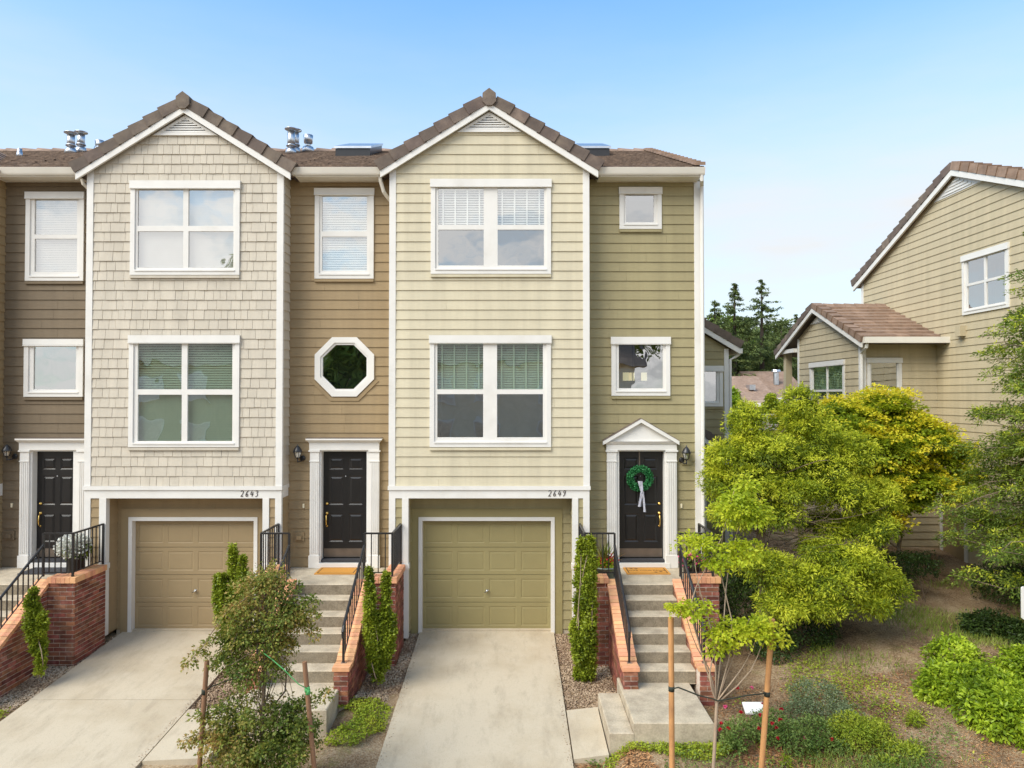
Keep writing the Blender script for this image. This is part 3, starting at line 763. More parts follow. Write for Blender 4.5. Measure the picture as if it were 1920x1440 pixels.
def slab(name, x0, x1, yA, yB, zt=None, th=.14, n=6, m='conc', mb=None, tilt=0):
    mb = mb or MB()
    zf = zt if callable(zt) else (lambda y: zt)
    for i in range(n):
        a, b = yA+(yB-yA)*i/n, yA+(yB-yA)*(i+1)/n
        mb.prism([(x0,a,zf(a)-th),(x1,a,zf(a)-th+tilt),(x1,a,zf(a)+tilt),(x0,a,zf(a))], [(x0,b,zf(b)-th),(x1,b,zf(b)-th+tilt),(x1,b,zf(b)+tilt),(x0,b,zf(b))])
    return mb
def conc_mat():
    m, n, b = _new('driveway_concrete'); L = n.links.new
    tc = n.nodes.new('ShaderNodeTexCoord')
    def noise(sc, det=8, ro=.6, st=None):
        q = n.nodes.new('ShaderNodeTexNoise'); q.inputs['Scale'].default_value = sc; q.inputs['Detail'].default_value = det; q.inputs['Roughness'].default_value = ro
        if st:
            mp = n.nodes.new('ShaderNodeMapping'); mp.inputs['Scale'].default_value = st; L(tc.outputs['Object'], mp.inputs[0]); L(mp.outputs[0], q.inputs['Vector'])
        else: L(tc.outputs['Object'], q.inputs['Vector'])
        return q.outputs['Fac']
    def mixc(a, bcol, fac, lo, hi, amt):
        mr = n.nodes.new('ShaderNodeMapRange'); mr.inputs['From Min'].default_value = lo; mr.inputs['From Max'].default_value = hi; mr.inputs['To Max'].default_value = amt
        L(fac, mr.inputs['Value']); q = n.nodes.new('ShaderNodeMix'); q.data_type = 'RGBA'
        if isinstance(a, tuple): q.inputs['A'].default_value = (*a, 1)
        else: L(a, q.inputs['A'])
        q.inputs['B'].default_value = (*bcol, 1); L(mr.outputs[0], q.inputs['Factor']); return q.outputs['Result']
    c = mixc((.52,.445,.33), (.38,.30,.195), noise(1.0), .45, .7, .6)
    c = mixc(c, (.27,.22,.16), noise(2.6, 10, .72, (1.8,.55,1)), .50, .74, .5)
    c = mixc(c, (.22,.19,.155), noise(70, 3), .56, .75, .55)
    c = mixc(c, (.56,.49,.38), noise(110, 2), .6, .72, .5)
    L(c, b.inputs['Base Color']); b.inputs['Roughness'].default_value = .9; b.inputs['Specular IOR Level'].default_value = .2
    bp = n.nodes.new('ShaderNodeBump'); bp.inputs['Strength'].default_value = .35; bp.inputs['Distance'].default_value = .006
    L(noise(130, 3), bp.inputs['Height']); L(bp.outputs[0], b.inputs['Normal'])
    return m
M['conc'] = conc_mat()
DRV = [(-1.79, .81), (-7.55, -4.95)]
for (a, b), joints in ((DRV[0], [5.5, 8.2, 11.15]), (DRV[1], [5.5, 8.3, 11.15])):
    root = None
    cuts = [joints[0], joints[1], joints[2], 13.99]
    cuts = [5.5, 8.3, 11.2, 13.99] if a < -5 else [5.5, 9.1, 13.99]
    for i in range(len(cuts)-1):
        mb = slab('driveway', a, b, cuts[i]+(.006 if i else 0), cuts[i+1]-.006, drive_z, .16, 3)
        if root is None:
            root = mb.build('driveway', M['conc']); root['kind'] = 'structure'
        else: mb.build('slab', M['conc'], root)
street = MB().box(-60, 60, -6, 5.4, -1.5, float(drive_z(5.5))-.10).build('street', mat('asphalt', (.06,.06,.06), .9, .2, 30, bump=.4)); street['kind'] = 'structure'
# side walks from the drive to the steps
wk = MB(); x0, x1 = .83, 1.30
for (a, b) in ((9.60, 10.88),):
    za, zb_ = float(drive_z(a)), float(drive_z(b))
    wk.prism([(x0,a,za-.14),(x1,a,za+.02-.14),(x1,a,za+.06),(x0,a,za)], [(x0,b,zb_-.14),(x1,b,zb_+.02-.14),(x1,b,zb_+.05),(x0,b,zb_)])
o = wk.build('walkway', M['conc']); o['kind'] = 'structure'
wk = MB(); x0, x1 = -4.93, -4.05
za, zb_ = float(drive_z(9.55)), float(drive_z(10.9))
wk.prism([(x0,9.55,za-.14),(x1,9.55,za-.14),(x1,9.55,za+.05),(x0,9.55,za+.004)], [(x0,10.9,zb_-.14),(x1,10.9,zb_-.14),(x1,10.9,zb_+.05),(x0,10.9,zb_+.004)])
o = wk.build('walkway', M['conc']); o['kind'] = 'structure'

# ================================================================== houses
ZSOF = PZ(331, 13.52)
def gutter(house, x0, x1, Yf=13.38):
    zt, zb = PZ(313, Yf), PZ(326, Yf)
    pr = [(Yf, zt), (Yf+.005, zt-.02), (Yf+.03, zb+.03), (Yf+.045, zb), (Yf+.15, zb), (Yf+.15, zt), (Yf+.14, zt), (Yf+.135, zb+.02), (Yf+.05, zb+.02), (Yf+.015, zt-.01)]
    m = MB(); m.prism([(x0,y,z) for y, z in pr], [(x1,y,z) for y, z in pr]); g = m.build('gutter', M['white_soft'], house)
    MB().box(x0+.06, x1-.06, Yf+.075, Yf+.15, PZ(331.5,Yf+.1), zb-.003).build('fascia', M['white_soft'], house)
    MB().box(x0+.05, x1-.05, Yf+.153, YR+.02, zb-.02, zb+.005).build('soffit', M['white_soft'], house)
def main_roof(house, x0, x1, bx0, bx1):
    """bx0..bx1 = span behind the bay, where the slope starts behind the bay front"""
    ya, za = 13.40, PZ(312, 13.40); yb = 18.7; k = .405; zb = za+k*(yb-ya)
    m = MB(); rf = None; t = MB()
    for (a, b, y0) in ((x0,bx0,ya),(bx0,bx1,14.2),(bx1,x1,ya)):
        if b-a < .05: continue
        z0 = za+k*(y0-ya)
        m.prism([(a,y0,z0-.02),(a,yb,zb-.02),(a,yb+5.2,za),(a,yb+5.2,za-.1),(a,yb,zb-.12),(a,y0,z0-.08)],
                [(b,y0,z0-.02),(b,yb,zb-.02),(b,yb+5.2,za),(b,yb+5.2,za-.1),(b,yb,zb-.12),(b,y0,z0-.08)])
        tile_rows(t, a, b, y0, z0-.015, yb, zb-.015, int(18*(yb-y0)/(yb-ya)))
    rf = m.build('roof', M['tile_field'], house)
    q = t.build('roof_tiles', M['tile_field'], rf); q['kind'] = 'stuff'
    n = int((x1-x0)/.4); st = (x1-x0)/n
    for i in range(n):
        a = x0+i*st; m = MB(); h = .02+random.uniform(-.004,.004)
        m.prism([(a,yb-.16,zb-.06),(a,yb,zb+.055+h),(a,yb+.16,zb-.06)], [(a+st+.03,yb-.15,zb-.075),(a+st+.03,yb,zb+.035),(a+st+.03,yb+.15,zb-.075)])
        m.build('ridge_tile', M['tile_sunlit'], rf)
    return rf, (ya, za, yb, zb)
def shell(house, x0, x1, ztop, mt):
    """rear and end walls that close the house"""
    m = MB(); y1 = 23.7
    m.quad((x0,y1,-.3),(x1,y1,-.3),(x1,y1,ztop),(x0,y1,ztop)); m.quad((x1,YR,-.3),(x1,y1,-.3),(x1,y1,ztop),(x1,18.7,ztop+2.0),(x1,YR,ztop))
    m.quad((x0,YR,-.3),(x0,y1,-.3),(x0,y1,ztop),(x0,18.7,ztop+2.0),(x0,YR,ztop))
    m.build('rear_wall', mt, house)

def std_window(house, Y, ox, oy, px_cols, py_rows, sill_mt, blind=None, glass='glass_lo', head=13, room='dark_room', tapes=False):
    o = rect_px(ox[0], ox[1], oy[0], oy[1], Y)
    panes = []
    for r in py_rows:
        for c in px_cols:
            panes.append(rect_px(c[0], c[1], r[0], r[1], Y))
    bl = None
    if blind:
        bl = []
        for (ci, ry0, ry1, tilt, mtn) in blind:
            c = px_cols[ci]; bx = rect_px(c[0]-3, c[1]+3, ry0, ry1, Y); bl.append((bx[0], bx[1], bx[2], bx[3], tilt, mtn))
    return dict(o=o, panes=panes, bl=bl, glass=glass, head=head*Y/FPX, room=room, tapes=tapes, sill=sill_mt, Y=Y)
def put_window(house, d):
    return window(house, d['Y'], d['o'], d['panes'], d['head'], True, None, d['sill'], d['bl'], d['glass'], d['room'], d['tapes'])

def recess(house, x0, x1, mt, holes, ztop, zbot=1.0):
    o = [(x0,zbot),(x1,zbot),(x1,ztop),(x0,ztop)]
    wl = backing('entry_wall', o, holes, YR, mt, house); siding(wl, o, holes, YR, PZ(1062,YR), mt)
    return wl

UP, LO = 'glass_up', 'glass_lo'
# ---------------------------------------------------------------- 2649 (end unit)
H3 = thing('town_house', (-.4, YR, 0), 'end town house with cream lapped bay, olive entry wall and number 2649', 'house', 'row of town houses')
w_u = std_window(H3, YB, (808,1033), (337,514), [(822,907),(933,1020)], [(351,422),(431,498)], M['cream'], [(0,351,424,.85,'blind'),(1,351,424,.85,'blind')], [UP,UP,UP,UP], tapes=True)
w_l = std_window(H3, YB, (806,1033), (629,838), [(820,906),(932,1018)], [(643,730),(739,820)], M['cream'], [(0,643,733,.8,'blind'),(1,643,733,.8,'blind')], LO, room='room', tapes=True)
b3 = bay(H3, 731, 1104, (917,190), None, M['cream'], M['olive'], [(w_u['o'],),(w_l['o'],)])
put_window(H3, w_u); put_window(H3, w_l)
# 2649's recess
r_u = std_window(H3, YR, (1161,1240), (352,430), [(1173,1226)], [(365,417)], M['olive'], None, UP, 11)
r_l = std_window(H3, YR, (1146,1256), (632,742), [(1160,1243)], [(645,728)], M['olive'], None, LO, 12, 'room')
xr3 = PX(1303, YR, 700)
hol = [(d['o'][0]+.03,d['o'][1]-.03,d['o'][2]+.03,d['o'][3]-.03) for d in (r_u, r_l)]
e3 = entry(H3, (1159,1243), (1131,1274,824), (1137,1269), (1138,1156), (1250,1269), YR, ped=(1201,784,1131,827,1274), hinge_right=False)
hol.append((e3[4][0]+.03, e3[4][1]-.03, .5, e3[4][3]))
recess(H3, b3['x1'], xr3+.12, M['olive'], hol, ZSOF+.05)
put_window(H3, r_u); wl_, ir_ = put_window(H3, r_l)
MB().box(xr3-.01, xr3+.115, YR-.035, YR+.2, -.1, ZSOF).build('corner_board', M['white'], H3)
shell(H3, -2.316, xr3+.11, ZSOF, M['olive'])
gutter(H3, b3['E1'][0]-.01, PX(1323,13.38,318)); gutter_end = PX(1323,13.38,318)
rf3, rr = main_roof(H3, -2.316, gutter_end-.02, -2.316, b3['E1'][0]-.05)
for i in range(16):     # rake along the open end of the roof
    t0, t1 = i/16, (i+1)/16; ya, za, yb, zb = rr
    y0_, z0_, y1_, z1_ = ya+(yb-ya)*t0, za+(zb-za)*t0, ya+(yb-ya)*t1, za+(zb-za)*t1
    m = MB(); xx = gutter_end-.03; m.prism([(xx-.16,y0_-.02,z0_+.02),(xx+.03,y0_-.02,z0_+.02),(xx+.03,y0_-.02,z0_+.085),(xx-.16,y0_-.02,z0_+.085)], [(xx-.16,y1_,z1_+.02),(xx+.03,y1_,z1_+.02),(xx+.03,y1_,z1_+.055),(xx-.16,y1_,z1_+.055)])
    m.build('rake_tile', M['tile_sunlit'], rf3)
garage(H3, b3, None, (792,1033,976,1181), M['olive'], M['olive_garage'], (754,766), (1073,1084), 1196)
# downspout on the end corner
dsx = xr3+.105; dsp = MB()
dsp.tube([(gutter_end-.05,13.46,PZ(327,13.4)),(gutter_end-.05,13.46,PZ(335,13.4)),(dsx+.02,YR-.10,PZ(352,YR)),(dsx+.02,YR-.10,.2)], .038, 8); dsp.build('downspout', M['white'], H3)
# pendant lamp seen through the picture window
xl, zl_ = P(1186, 712, YR+.9)
pn = MB(); pn.tube([(xl,YR+.9,ir_[3]),(xl,YR+.9,zl_-.02)], .006, 6); pn.tube([(xl-.2,YR+.9,zl_-.03),(xl+.26,YR+.9,zl_-.03)], .01, 6)
pl_ = pn.build('pendant_frame', M['black_metal'], wl_)
for ox in (-.14, .0, .24):
    MB().lathe((xl+ox, YR+.9+(.1 if ox == 0 else 0), zl_-.02), [(.062,0),(.062,.17)], 14).build('pendant_shade', M['lamp_shade'], wl_)
# rear wing
YW = 17.5
xw = PX(1365, YW, 700); ze_ = PZ(654, YW); slw = .60; xap = 2.2
zap = ze_ + slw*(xw-xap)
ow = [(2.5,-.2),(xw,-.2),(xw,ze_),(2.5,ze_+slw*(xw-2.5))]
wd = std_window(H3, YW, (1290,1355), (686,762), [(1300,1343)], [(697,752)], M['olive'], None, LO, 9)
hw = (wd['o'][0]+.03,wd['o'][1]-.03,wd['o'][2]+.03,wd['o'][3]-.03)
ww = backing('wing_wall', ow, [hw], YW, M['olive'], H3); siding(ww, ow, [hw], YW, .1, M['olive']); put_window(H3, wd)
MB().box(xw-.10, xw+.01, YW-.03, YW+.1, 0, ze_).build('corner_board', M['white'], H3)
m = MB(); m.quad((xw,YW,-.2),(xw,23.7,-.2),(xw,23.7,ze_),(xw,YW,ze_)); m.build('wing_side_wall', M['olive'], H3)
Ew = (xw+.25, ze_+.10-slw*.25+.08); Aw = (xap, Ew[1]+slw*(Ew[0]-xap))
m = MB(); beam_slope(m, Aw, Ew, .16, YW-.15, YW-.1).build('bargeboard', M['white'], H3)
m = MB(); m.prism([(Aw[0],YW-.1,Aw[1]),(Ew[0],YW-.1,Ew[1]),(Ew[0],YW-.1,Ew[1]-.08),(Aw[0],YW-.1,Aw[1]-.08)], [(Aw[0],23.9,Aw[1]),(Ew[0],23.9,Ew[1]),(Ew[0],23.9,Ew[1]-.08),(Aw[0],23.9,Aw[1]-.08)])
wr = m.build('wing_roof', M['tile'], H3); rake(wr, Aw, Ew, YW-.15, 11, M['tile'], .17)
m = MB(); m.tube([(Ew[0]+.05,YW-.02,Ew[1]-.14),(Ew[0]-.05,YW-.02,Ew[1]-.22),(xw+.05,YW-.02,Ew[1]-.30),(xw+.05,YW-.02,.2)], .035, 8); m.build('downspout', M['white'], H3)
m = MB(); m.box(Ew[0]-.06, Ew[0]+.07, YW-.14, 23.8, Ew[1]-.15, Ew[1]-.03); m.build('wing_gutter', M['white'], H3)
# small lean-to gable lower on the wing
xe2, ze2 = P(1352, 838, 17.0); A2 = (3.2, ze2+.6*(xe2-3.2))
m = MB(); beam_slope(m, A2, (xe2,ze2), .15, 16.85, 16.9).build('bargeboard', M['white'], H3)
m = MB(); m.prism([(A2[0],16.9,A2[1]),(xe2,16.9,ze2),(xe2,16.9,ze2-.08),(A2[0],16.9,A2[1]-.08)], [(A2[0],17.49,A2[1]),(xe2,17.49,ze2),(xe2,17.49,ze2-.08),(A2[0],17.49,A2[1]-.08)])
wr2 = m.build('porch_roof', M['tile'], H3); rake(wr2, A2, (xe2,ze2), 16.85, 5, M['tile'], .16, .5)
o2 = [(3.6,-.2),(xe2-.15,-.2),(xe2-.15,ze2-.1),(3.6,ze2-.1+.6*(xe2-.15-3.6))]
pw = backing('porch_wall', o2, [], 17.0, M['olive'], H3); siding(pw, o2, [], 17.0, .1, M['olive'])

# ---------------------------------------------------------------- 2643 (middle unit)
H2 = thing('town_house', (-6, YR, 0), 'middle town house with beige shingled bay, tan entry wall and number 2643', 'house', 'row of town houses')
w_u = std_window(H2, YB, (246,450), (340,516), [(259,344),(354,438)], [(354,424),(434,502)], M['shingle'], [(0,354,502,1.35,'blind_warm'),(1,354,502,1.35,'blind_warm')], UP)
w_l = std_window(H2, YB, (243,449), (629,838), [(259,341),(352,436)], [(644,730),(740,827)], M['shingle'], [(0,640,735,.8,'blind'),(1,640,735,.8,'blind'),(0,735,830,1.2,'blind_warm'),(1,735,830,1.2,'blind_warm')], LO)
b2 = bay(H2, 163, 530, (346,196), None, M['shingle'], M['tan'], [(w_u['o'],),(w_l['o'],)], shingle=True)
put_window(H2, w_u); put_window(H2, w_l)
r_u = std_window(H2, YR, (591,701), (354,523), [(604,688)], [(367,434),(444,508)], M['tan'], [(0,366,510,1.0,'blind')], UP, 11)
e2 = entry(H2, (606,690), (573,716,822), (580,711), (581,598), (693,711), YR)
ocx, ocz = P(646.5, 688, YR)
hol = [(r_u['o'][0]+.03,r_u['o'][1]-.03,r_u['o'][2]+.03,r_u['o'][3]-.03), (e2[4][0]+.03, e2[4][1]-.03, .5, e2[4][3])]
hol += [(ocx-.46,ocx+.46,ocz-.26,ocz+.26),(ocx-.26,ocx+.26,ocz-.46,ocz+.46),(ocx-.36,ocx+.36,ocz-.36,ocz+.36)]
recess(H2, b2['x1'], b3['x0'], M['tan'], hol, ZSOF+.05)
put_window(H2, r_u)
def octa(r): return [(ocx+r/math.cos(math.pi/8)*math.cos(math.pi/8+k*math.pi/4), ocz+r/math.cos(math.pi/8)*math.sin(math.pi/8+k*math.pi/4)) for k in range(8)]
def octring(ra, rb, y0, y1, ks=range(8)):
    m = MB(); A, B = octa(ra), octa(rb)
    for k in ks:
        k2 = (k+1) % 8; q = [A[k], A[k2], B[k2], B[k]]; m.prism([(x,y0,z) for x, z in q], [(x,y1,z) for x, z in q])
    return m
oc = octring(.578, .47, YR-.045, YR+.03).build('octagonal_window', M['white'], H2)
octring(.475, .43, YR-.022, YR+.03).build('sash', M['white'], oc)
octring(.665, .60, YR-.03, YR, [4,5,6]).build('apron', M['tan'], oc)
m = MB(); m.quad(*[(x,YR+.01,z) for x, z in octa(.435)]); m.build('pane', M['glass_lo'], oc)
m = MB(); q = octa(.50); m.quad(*[(x,YR+.6,z) for x, z in q])
for k in range(8): m.quad((q[k][0],YR+.03,q[k][1]),(q[(k+1)%8][0],YR+.03,q[(k+1)%8][1]),(q[(k+1)%8][0],YR+.6,q[(k+1)%8][1]),(q[k][0],YR+.6,q[k][1]))
m.build('room_interior', M['dark_room'], oc)
shell(H2, -8.06, -2.33, ZSOF, M['tan'])
gutter(H2, b2['E1'][0]-.01, b3['E0'][0]+.02)
rf2, _ = main_roof(H2, -8.04, -2.318, -8.04, b2['E1'][0]-.05)
garage(H2, b2, None, (249,476,976,1177), M['tan'], M['tan_garage'], (187,200), (493,505), 1192)
dd = MB(); x_, z_ = P(712, 328, 13.5); x2_, z2_ = P(731, 372, 13.7)
dd.tube([(x_,13.5,z_),(x_+.01,13.52,z_-.10),(x_+.06,13.6,z2_+.10),(x_+.10,13.66,z2_+.04),(x2_,13.74,z2_-.03)], .036, 8).build('downspout', M['white_soft'], H2)
x_, z_ = P(548, 316, 13.36); 

# ---------------------------------------------------------------- next unit at the frame edge
H1 = thing('town_house', (-11.5, YR, 0), 'brown sided town house cut by the left edge of the picture', 'house', 'row of town houses')
r_u = std_window(H1, YR, (50,158), (361,527), [(66,145)], [(372,440),(448,510)], M['brown'], [(0,371,512,1.2,'blind_warm')], UP, 11)
r_l = std_window(H1, YR, (47,157), (636,744), [(64,143)], [(650,730)], M['brown'], None, LO, 11)
e1 = entry(H1, (69,145), (28,172,822), (36,165), (37,54), (146,163), YR)
hol = [(d['o'][0]+.03,d['o'][1]-.03,d['o'][2]+.03,d['o'][3]-.03) for d in (r_u, r_l)]+[(e1[4][0]+.03, e1[4][1]-.03, .5, e1[4][3])]
xb1 = -9.93
recess(H1, xb1, b2['x0'], M['brown'], hol, ZSOF+.05)
put_window(H1, r_u); put_window(H1, r_l)
zt1 = ZSOF
m = MB(); m.quad((xb1,YB,-.2),(xb1,YR,-.2),(xb1,YR,zt1),(xb1,YB,zt1)); m.quad((-13.8,YB,-.2),(xb1,YB,-.2),(xb1,YB,zt1),(-13.8,YB,zt1))
bw = m.build('bay_wall', M['tan'], H1)
CURT[0] = lambda p: (xb1-p[1], p[0], p[2]); siding(bw, [(YB+.03,.9),(YR,.9),(YR,zt1),(YB+.03,zt1)], [], 0, ZBAND, M['tan']); CURT[0] = None
MB().box(xb1-.11, xb1+.012, YB-.026, YB+.03, .9, zt1).build('corner_board', M['white'], H1)
MB().box(-13.8, xb1+.022, YB-.05, YR-.02, PZ(934,YB), PZ(911,YB)).build('band_board', M['white'], H1)
shell(H1, -13.8, -8.08, ZSOF, M['brown'])
gutter(H1, -12.0, b2['E0'][0]+.02)
rf1, _ = main_roof(H1, -13.8, -8.06, -13.8, -9.8)
# its own bay roof, of which the edge shows
m = MB(); m.prism([(-9.75,13.3,zt1+.02),(-11.9,13.3,zt1+1.4),(-11.9,13.3,zt1+1.3)], [(-9.75,17,zt1+.02),(-11.9,17,zt1+1.4),(-11.9,17,zt1+1.3)]); br = m.build('bay_roof', M['tile'], H1)
for i in range(9):
    t0 = i/9; x_a = -9.72-2.15*t0; z_a = zt1+.03+1.39*t0
    mm = MB(); mm.prism([(x_a,13.28,z_a),(x_a-.26,13.28,z_a+.16),(x_a-.25,13.28,z_a+.19),(x_a+.01,13.28,z_a+.05)], [(x_a,16.8,z_a),(x_a-.26,16.8,z_a+.16),(x_a-.25,16.8,z_a+.19),(x_a+.01,16.8,z_a+.05)]); mm.build('tile_course', M['tile_sunlit'], br)
dd = MB(); x_, z_ = P(154, 336, 13.5); dd.tube([(x_,13.5,z_),(x_+.01,13.52,z_-.08),(x_+.08,13.7,z_-.20)], .034, 8).build('downspout', M['white_soft'], H1)

# ---------------------------------------------------------------- roof furniture
def roof_z(y): ya, za, yb, zb = rr; return za+(zb-za)*(y-ya)/(yb-ya)
def flue(px, ptop, y, r, label, grp=None, cowl=True):
    x, zt = P(px, ptop, y); zb = roof_z(y)
    t = thing('flue_pipe', (x, y, zb), label, 'flue', grp); h = zt-zb
    MB().lathe((x,y,zb-.05), [(r*1.7,0),(r*1.2,.16)], 14).build('flashing', M['steel'], t, True)
    if cowl:
        MB().lathe((x,y,zb+.15), [(r,0),(r,h-.23)], 14).build('pipe', M['steel'], t, True)
        MB().lathe((x,y,zb+.17), [(r*1.3,0),(r*1.1,.04)], 14).build('storm_collar', M['steel'], t, True)
        MB().lathe((x,y,zt-.09), [(r*.6,0),(r*.6,.05),(r*1.75,.052),(r*1.7,.066),(r*.5,.09)], 16).build('cowl', M['steel'], t, True)
    else:
        MB().lathe((x,y,zb+.1), [(r*.6,0),(r*.6,h-.30)], 12).build('pipe', M['steel'], t, True)
        MB().lathe((x,y,zt-.20), [(r,0),(r*1.15,.2)], 12).build('cowl', M['steel'], t, True)
flue(133, 247, 17.8, .092, 'front one of the twin capped flues above the brown house')
flue(152, 246, 18.2, .092, 'rear one of the twin capped flues above the brown house')
flue(546, 240, 17.6, .092, 'front one of the twin capped flues on the roof between the bays')
flue(554, 242, 18.0, .092, 'rear one of the twin capped flues on the roof between the bays')
flue(578, 254, 18.3, .11, 'short tilted metal vent right of the twin flues between the bays', cowl=False)
flue(187, 264, 18.4, .10, 'short metal vent just left of the shingled gable', cowl=False)
flue(37, 279, 16.5, .045, 'thin vent pipe on the roof at the left picture edge', cowl=False)
def skylight(px0, px1, pytop, pybot, label):
    y0 = 16.6; x0, z0 = P(px0, pybot, y0); x1, _ = P(px1, pybot, y0); y1 = 18.1
    t = thing('skylight', ((x0+x1)/2, y0, roof_z(y0)), label, 'skylight', 'roof skylights')
    f = MB(); za, zb = roof_z(y0), roof_z(y1); h = .17
    f.prism([(x0,y0,za-.05),(x1,y0,za-.05),(x1,y0,za+h),(x0,y0,za+h)], [(x0,y1,zb-.05),(x1,y1,zb-.05),(x1,y1,zb+h),(x0,y1,zb+h)]); f.build('curb', M['black_metal'], t)
    f = MB(); f.prism([(x0-.03,y0-.03,za+h),(x1+.03,y0-.03,za+h),(x1+.03,y0-.03,za+h+.05),(x0-.03,y0-.03,za+h+.05)], [(x0-.03,y1,zb+h),(x1+.03,y1,zb+h),(x1+.03,y1,zb+h+.05),(x0-.03,y1,zb+h+.05)]); f.build('glazed_lid', M['steel'], t)
skylight(629, 694, 277, 287, 'low skylight on the roof between the two gables')
skylight(1092, 1143, 273, 285, 'low skylight on the roof right of the cream gable')

# house numbers, built from brush strokes
DIG = {'2': [[(.10,.82),(.25,.97),(.50,1.0),(.68,.85),(.66,.65),(.45,.38),(.18,.12),(.02,.0),(.22,.06),(.42,.02),(.62,.05)]],
       '6': [[(.78,1.0),(.48,.82),(.22,.55),(.08,.25),(.16,.04),(.38,.0),(.58,.16),(.62,.36),(.46,.46),(.26,.36),(.14,.2)]],
       '4': [[(.50,1.0),(.30,.70),(.04,.36),(.40,.38),(.78,.40)], [(.70,.74),(.56,.40),(.42,.0)]],
       '3': [[(.22,.90),(.45,1.0),(.72,.92),(.68,.72),(.38,.56),(.58,.50),(.64,.28),(.42,.04),(.10,.02)]],
       '9': [[(.68,.90),(.45,1.0),(.24,.80),(.26,.58),(.48,.54),(.68,.72),(.74,.92),(.66,.6),(.45,.25),(.12,.0)]]}
def number(house, text, px0, px1, py0, py1, Y):
    x0, zt = P(px0, py0, Y); x1, zb = P(px1, py1, Y); st = (x1-x0)/len(text); h = zt-zb
    for i, ch in enumerate(text):
        mb = MB()
        for s in DIG[ch]:
            mb.tube([(x0+st*i+st*.86*u+.0, Y, zb+h*v) for u, v in s], [.0045+.003*abs(math.sin(k*1.3)) for k in range(len(s))], 6)
        mb.build('house_number', M['ink'], house)
number(H3, '2649', 1028, 1064, 919.5, 930.5, YB-.03)
number(H2, '2643', 451, 487, 920, 931, YB-.03)

# ================================================================== brick steps
def brick_face(parent, T, outline, z0, ph, mt='brick', ch=.0745, ln=.215, th=.009):
    """running-bond bricks on a wall face, one object each. T(u,d,z) gives the world point"""
    umin, umax = min(p[0] for p in outline), max(p[0] for p in outline); zmax = max(p[1] for p in outline)
    z = z0; r = 0
    while z < zmax:
        u = umin - (ln/2 if (r+ph) % 2 else 0)
        while u < umax:
            pl = clip([(u+.006,z+.007),(u+ln-.006,z+.007),(u+ln-.006,z+ch-.007),(u+.006,z+ch-.007)], outline)
            if pl and max(p[0] for p in pl)-min(p[0] for p in pl) > .012:
                m = MB(); e = random.uniform(-.002,.003)
                m.prism([T(a,th+e,b) for a, b in pl], [T(a,-.004,b) for a, b in pl]); m.build('brick', M[mt], parent)
            u += ln
        z += ch; r += 1
ZL = PZ(1063, YR); RISE, TREAD = .185, .308; YL = 12.59
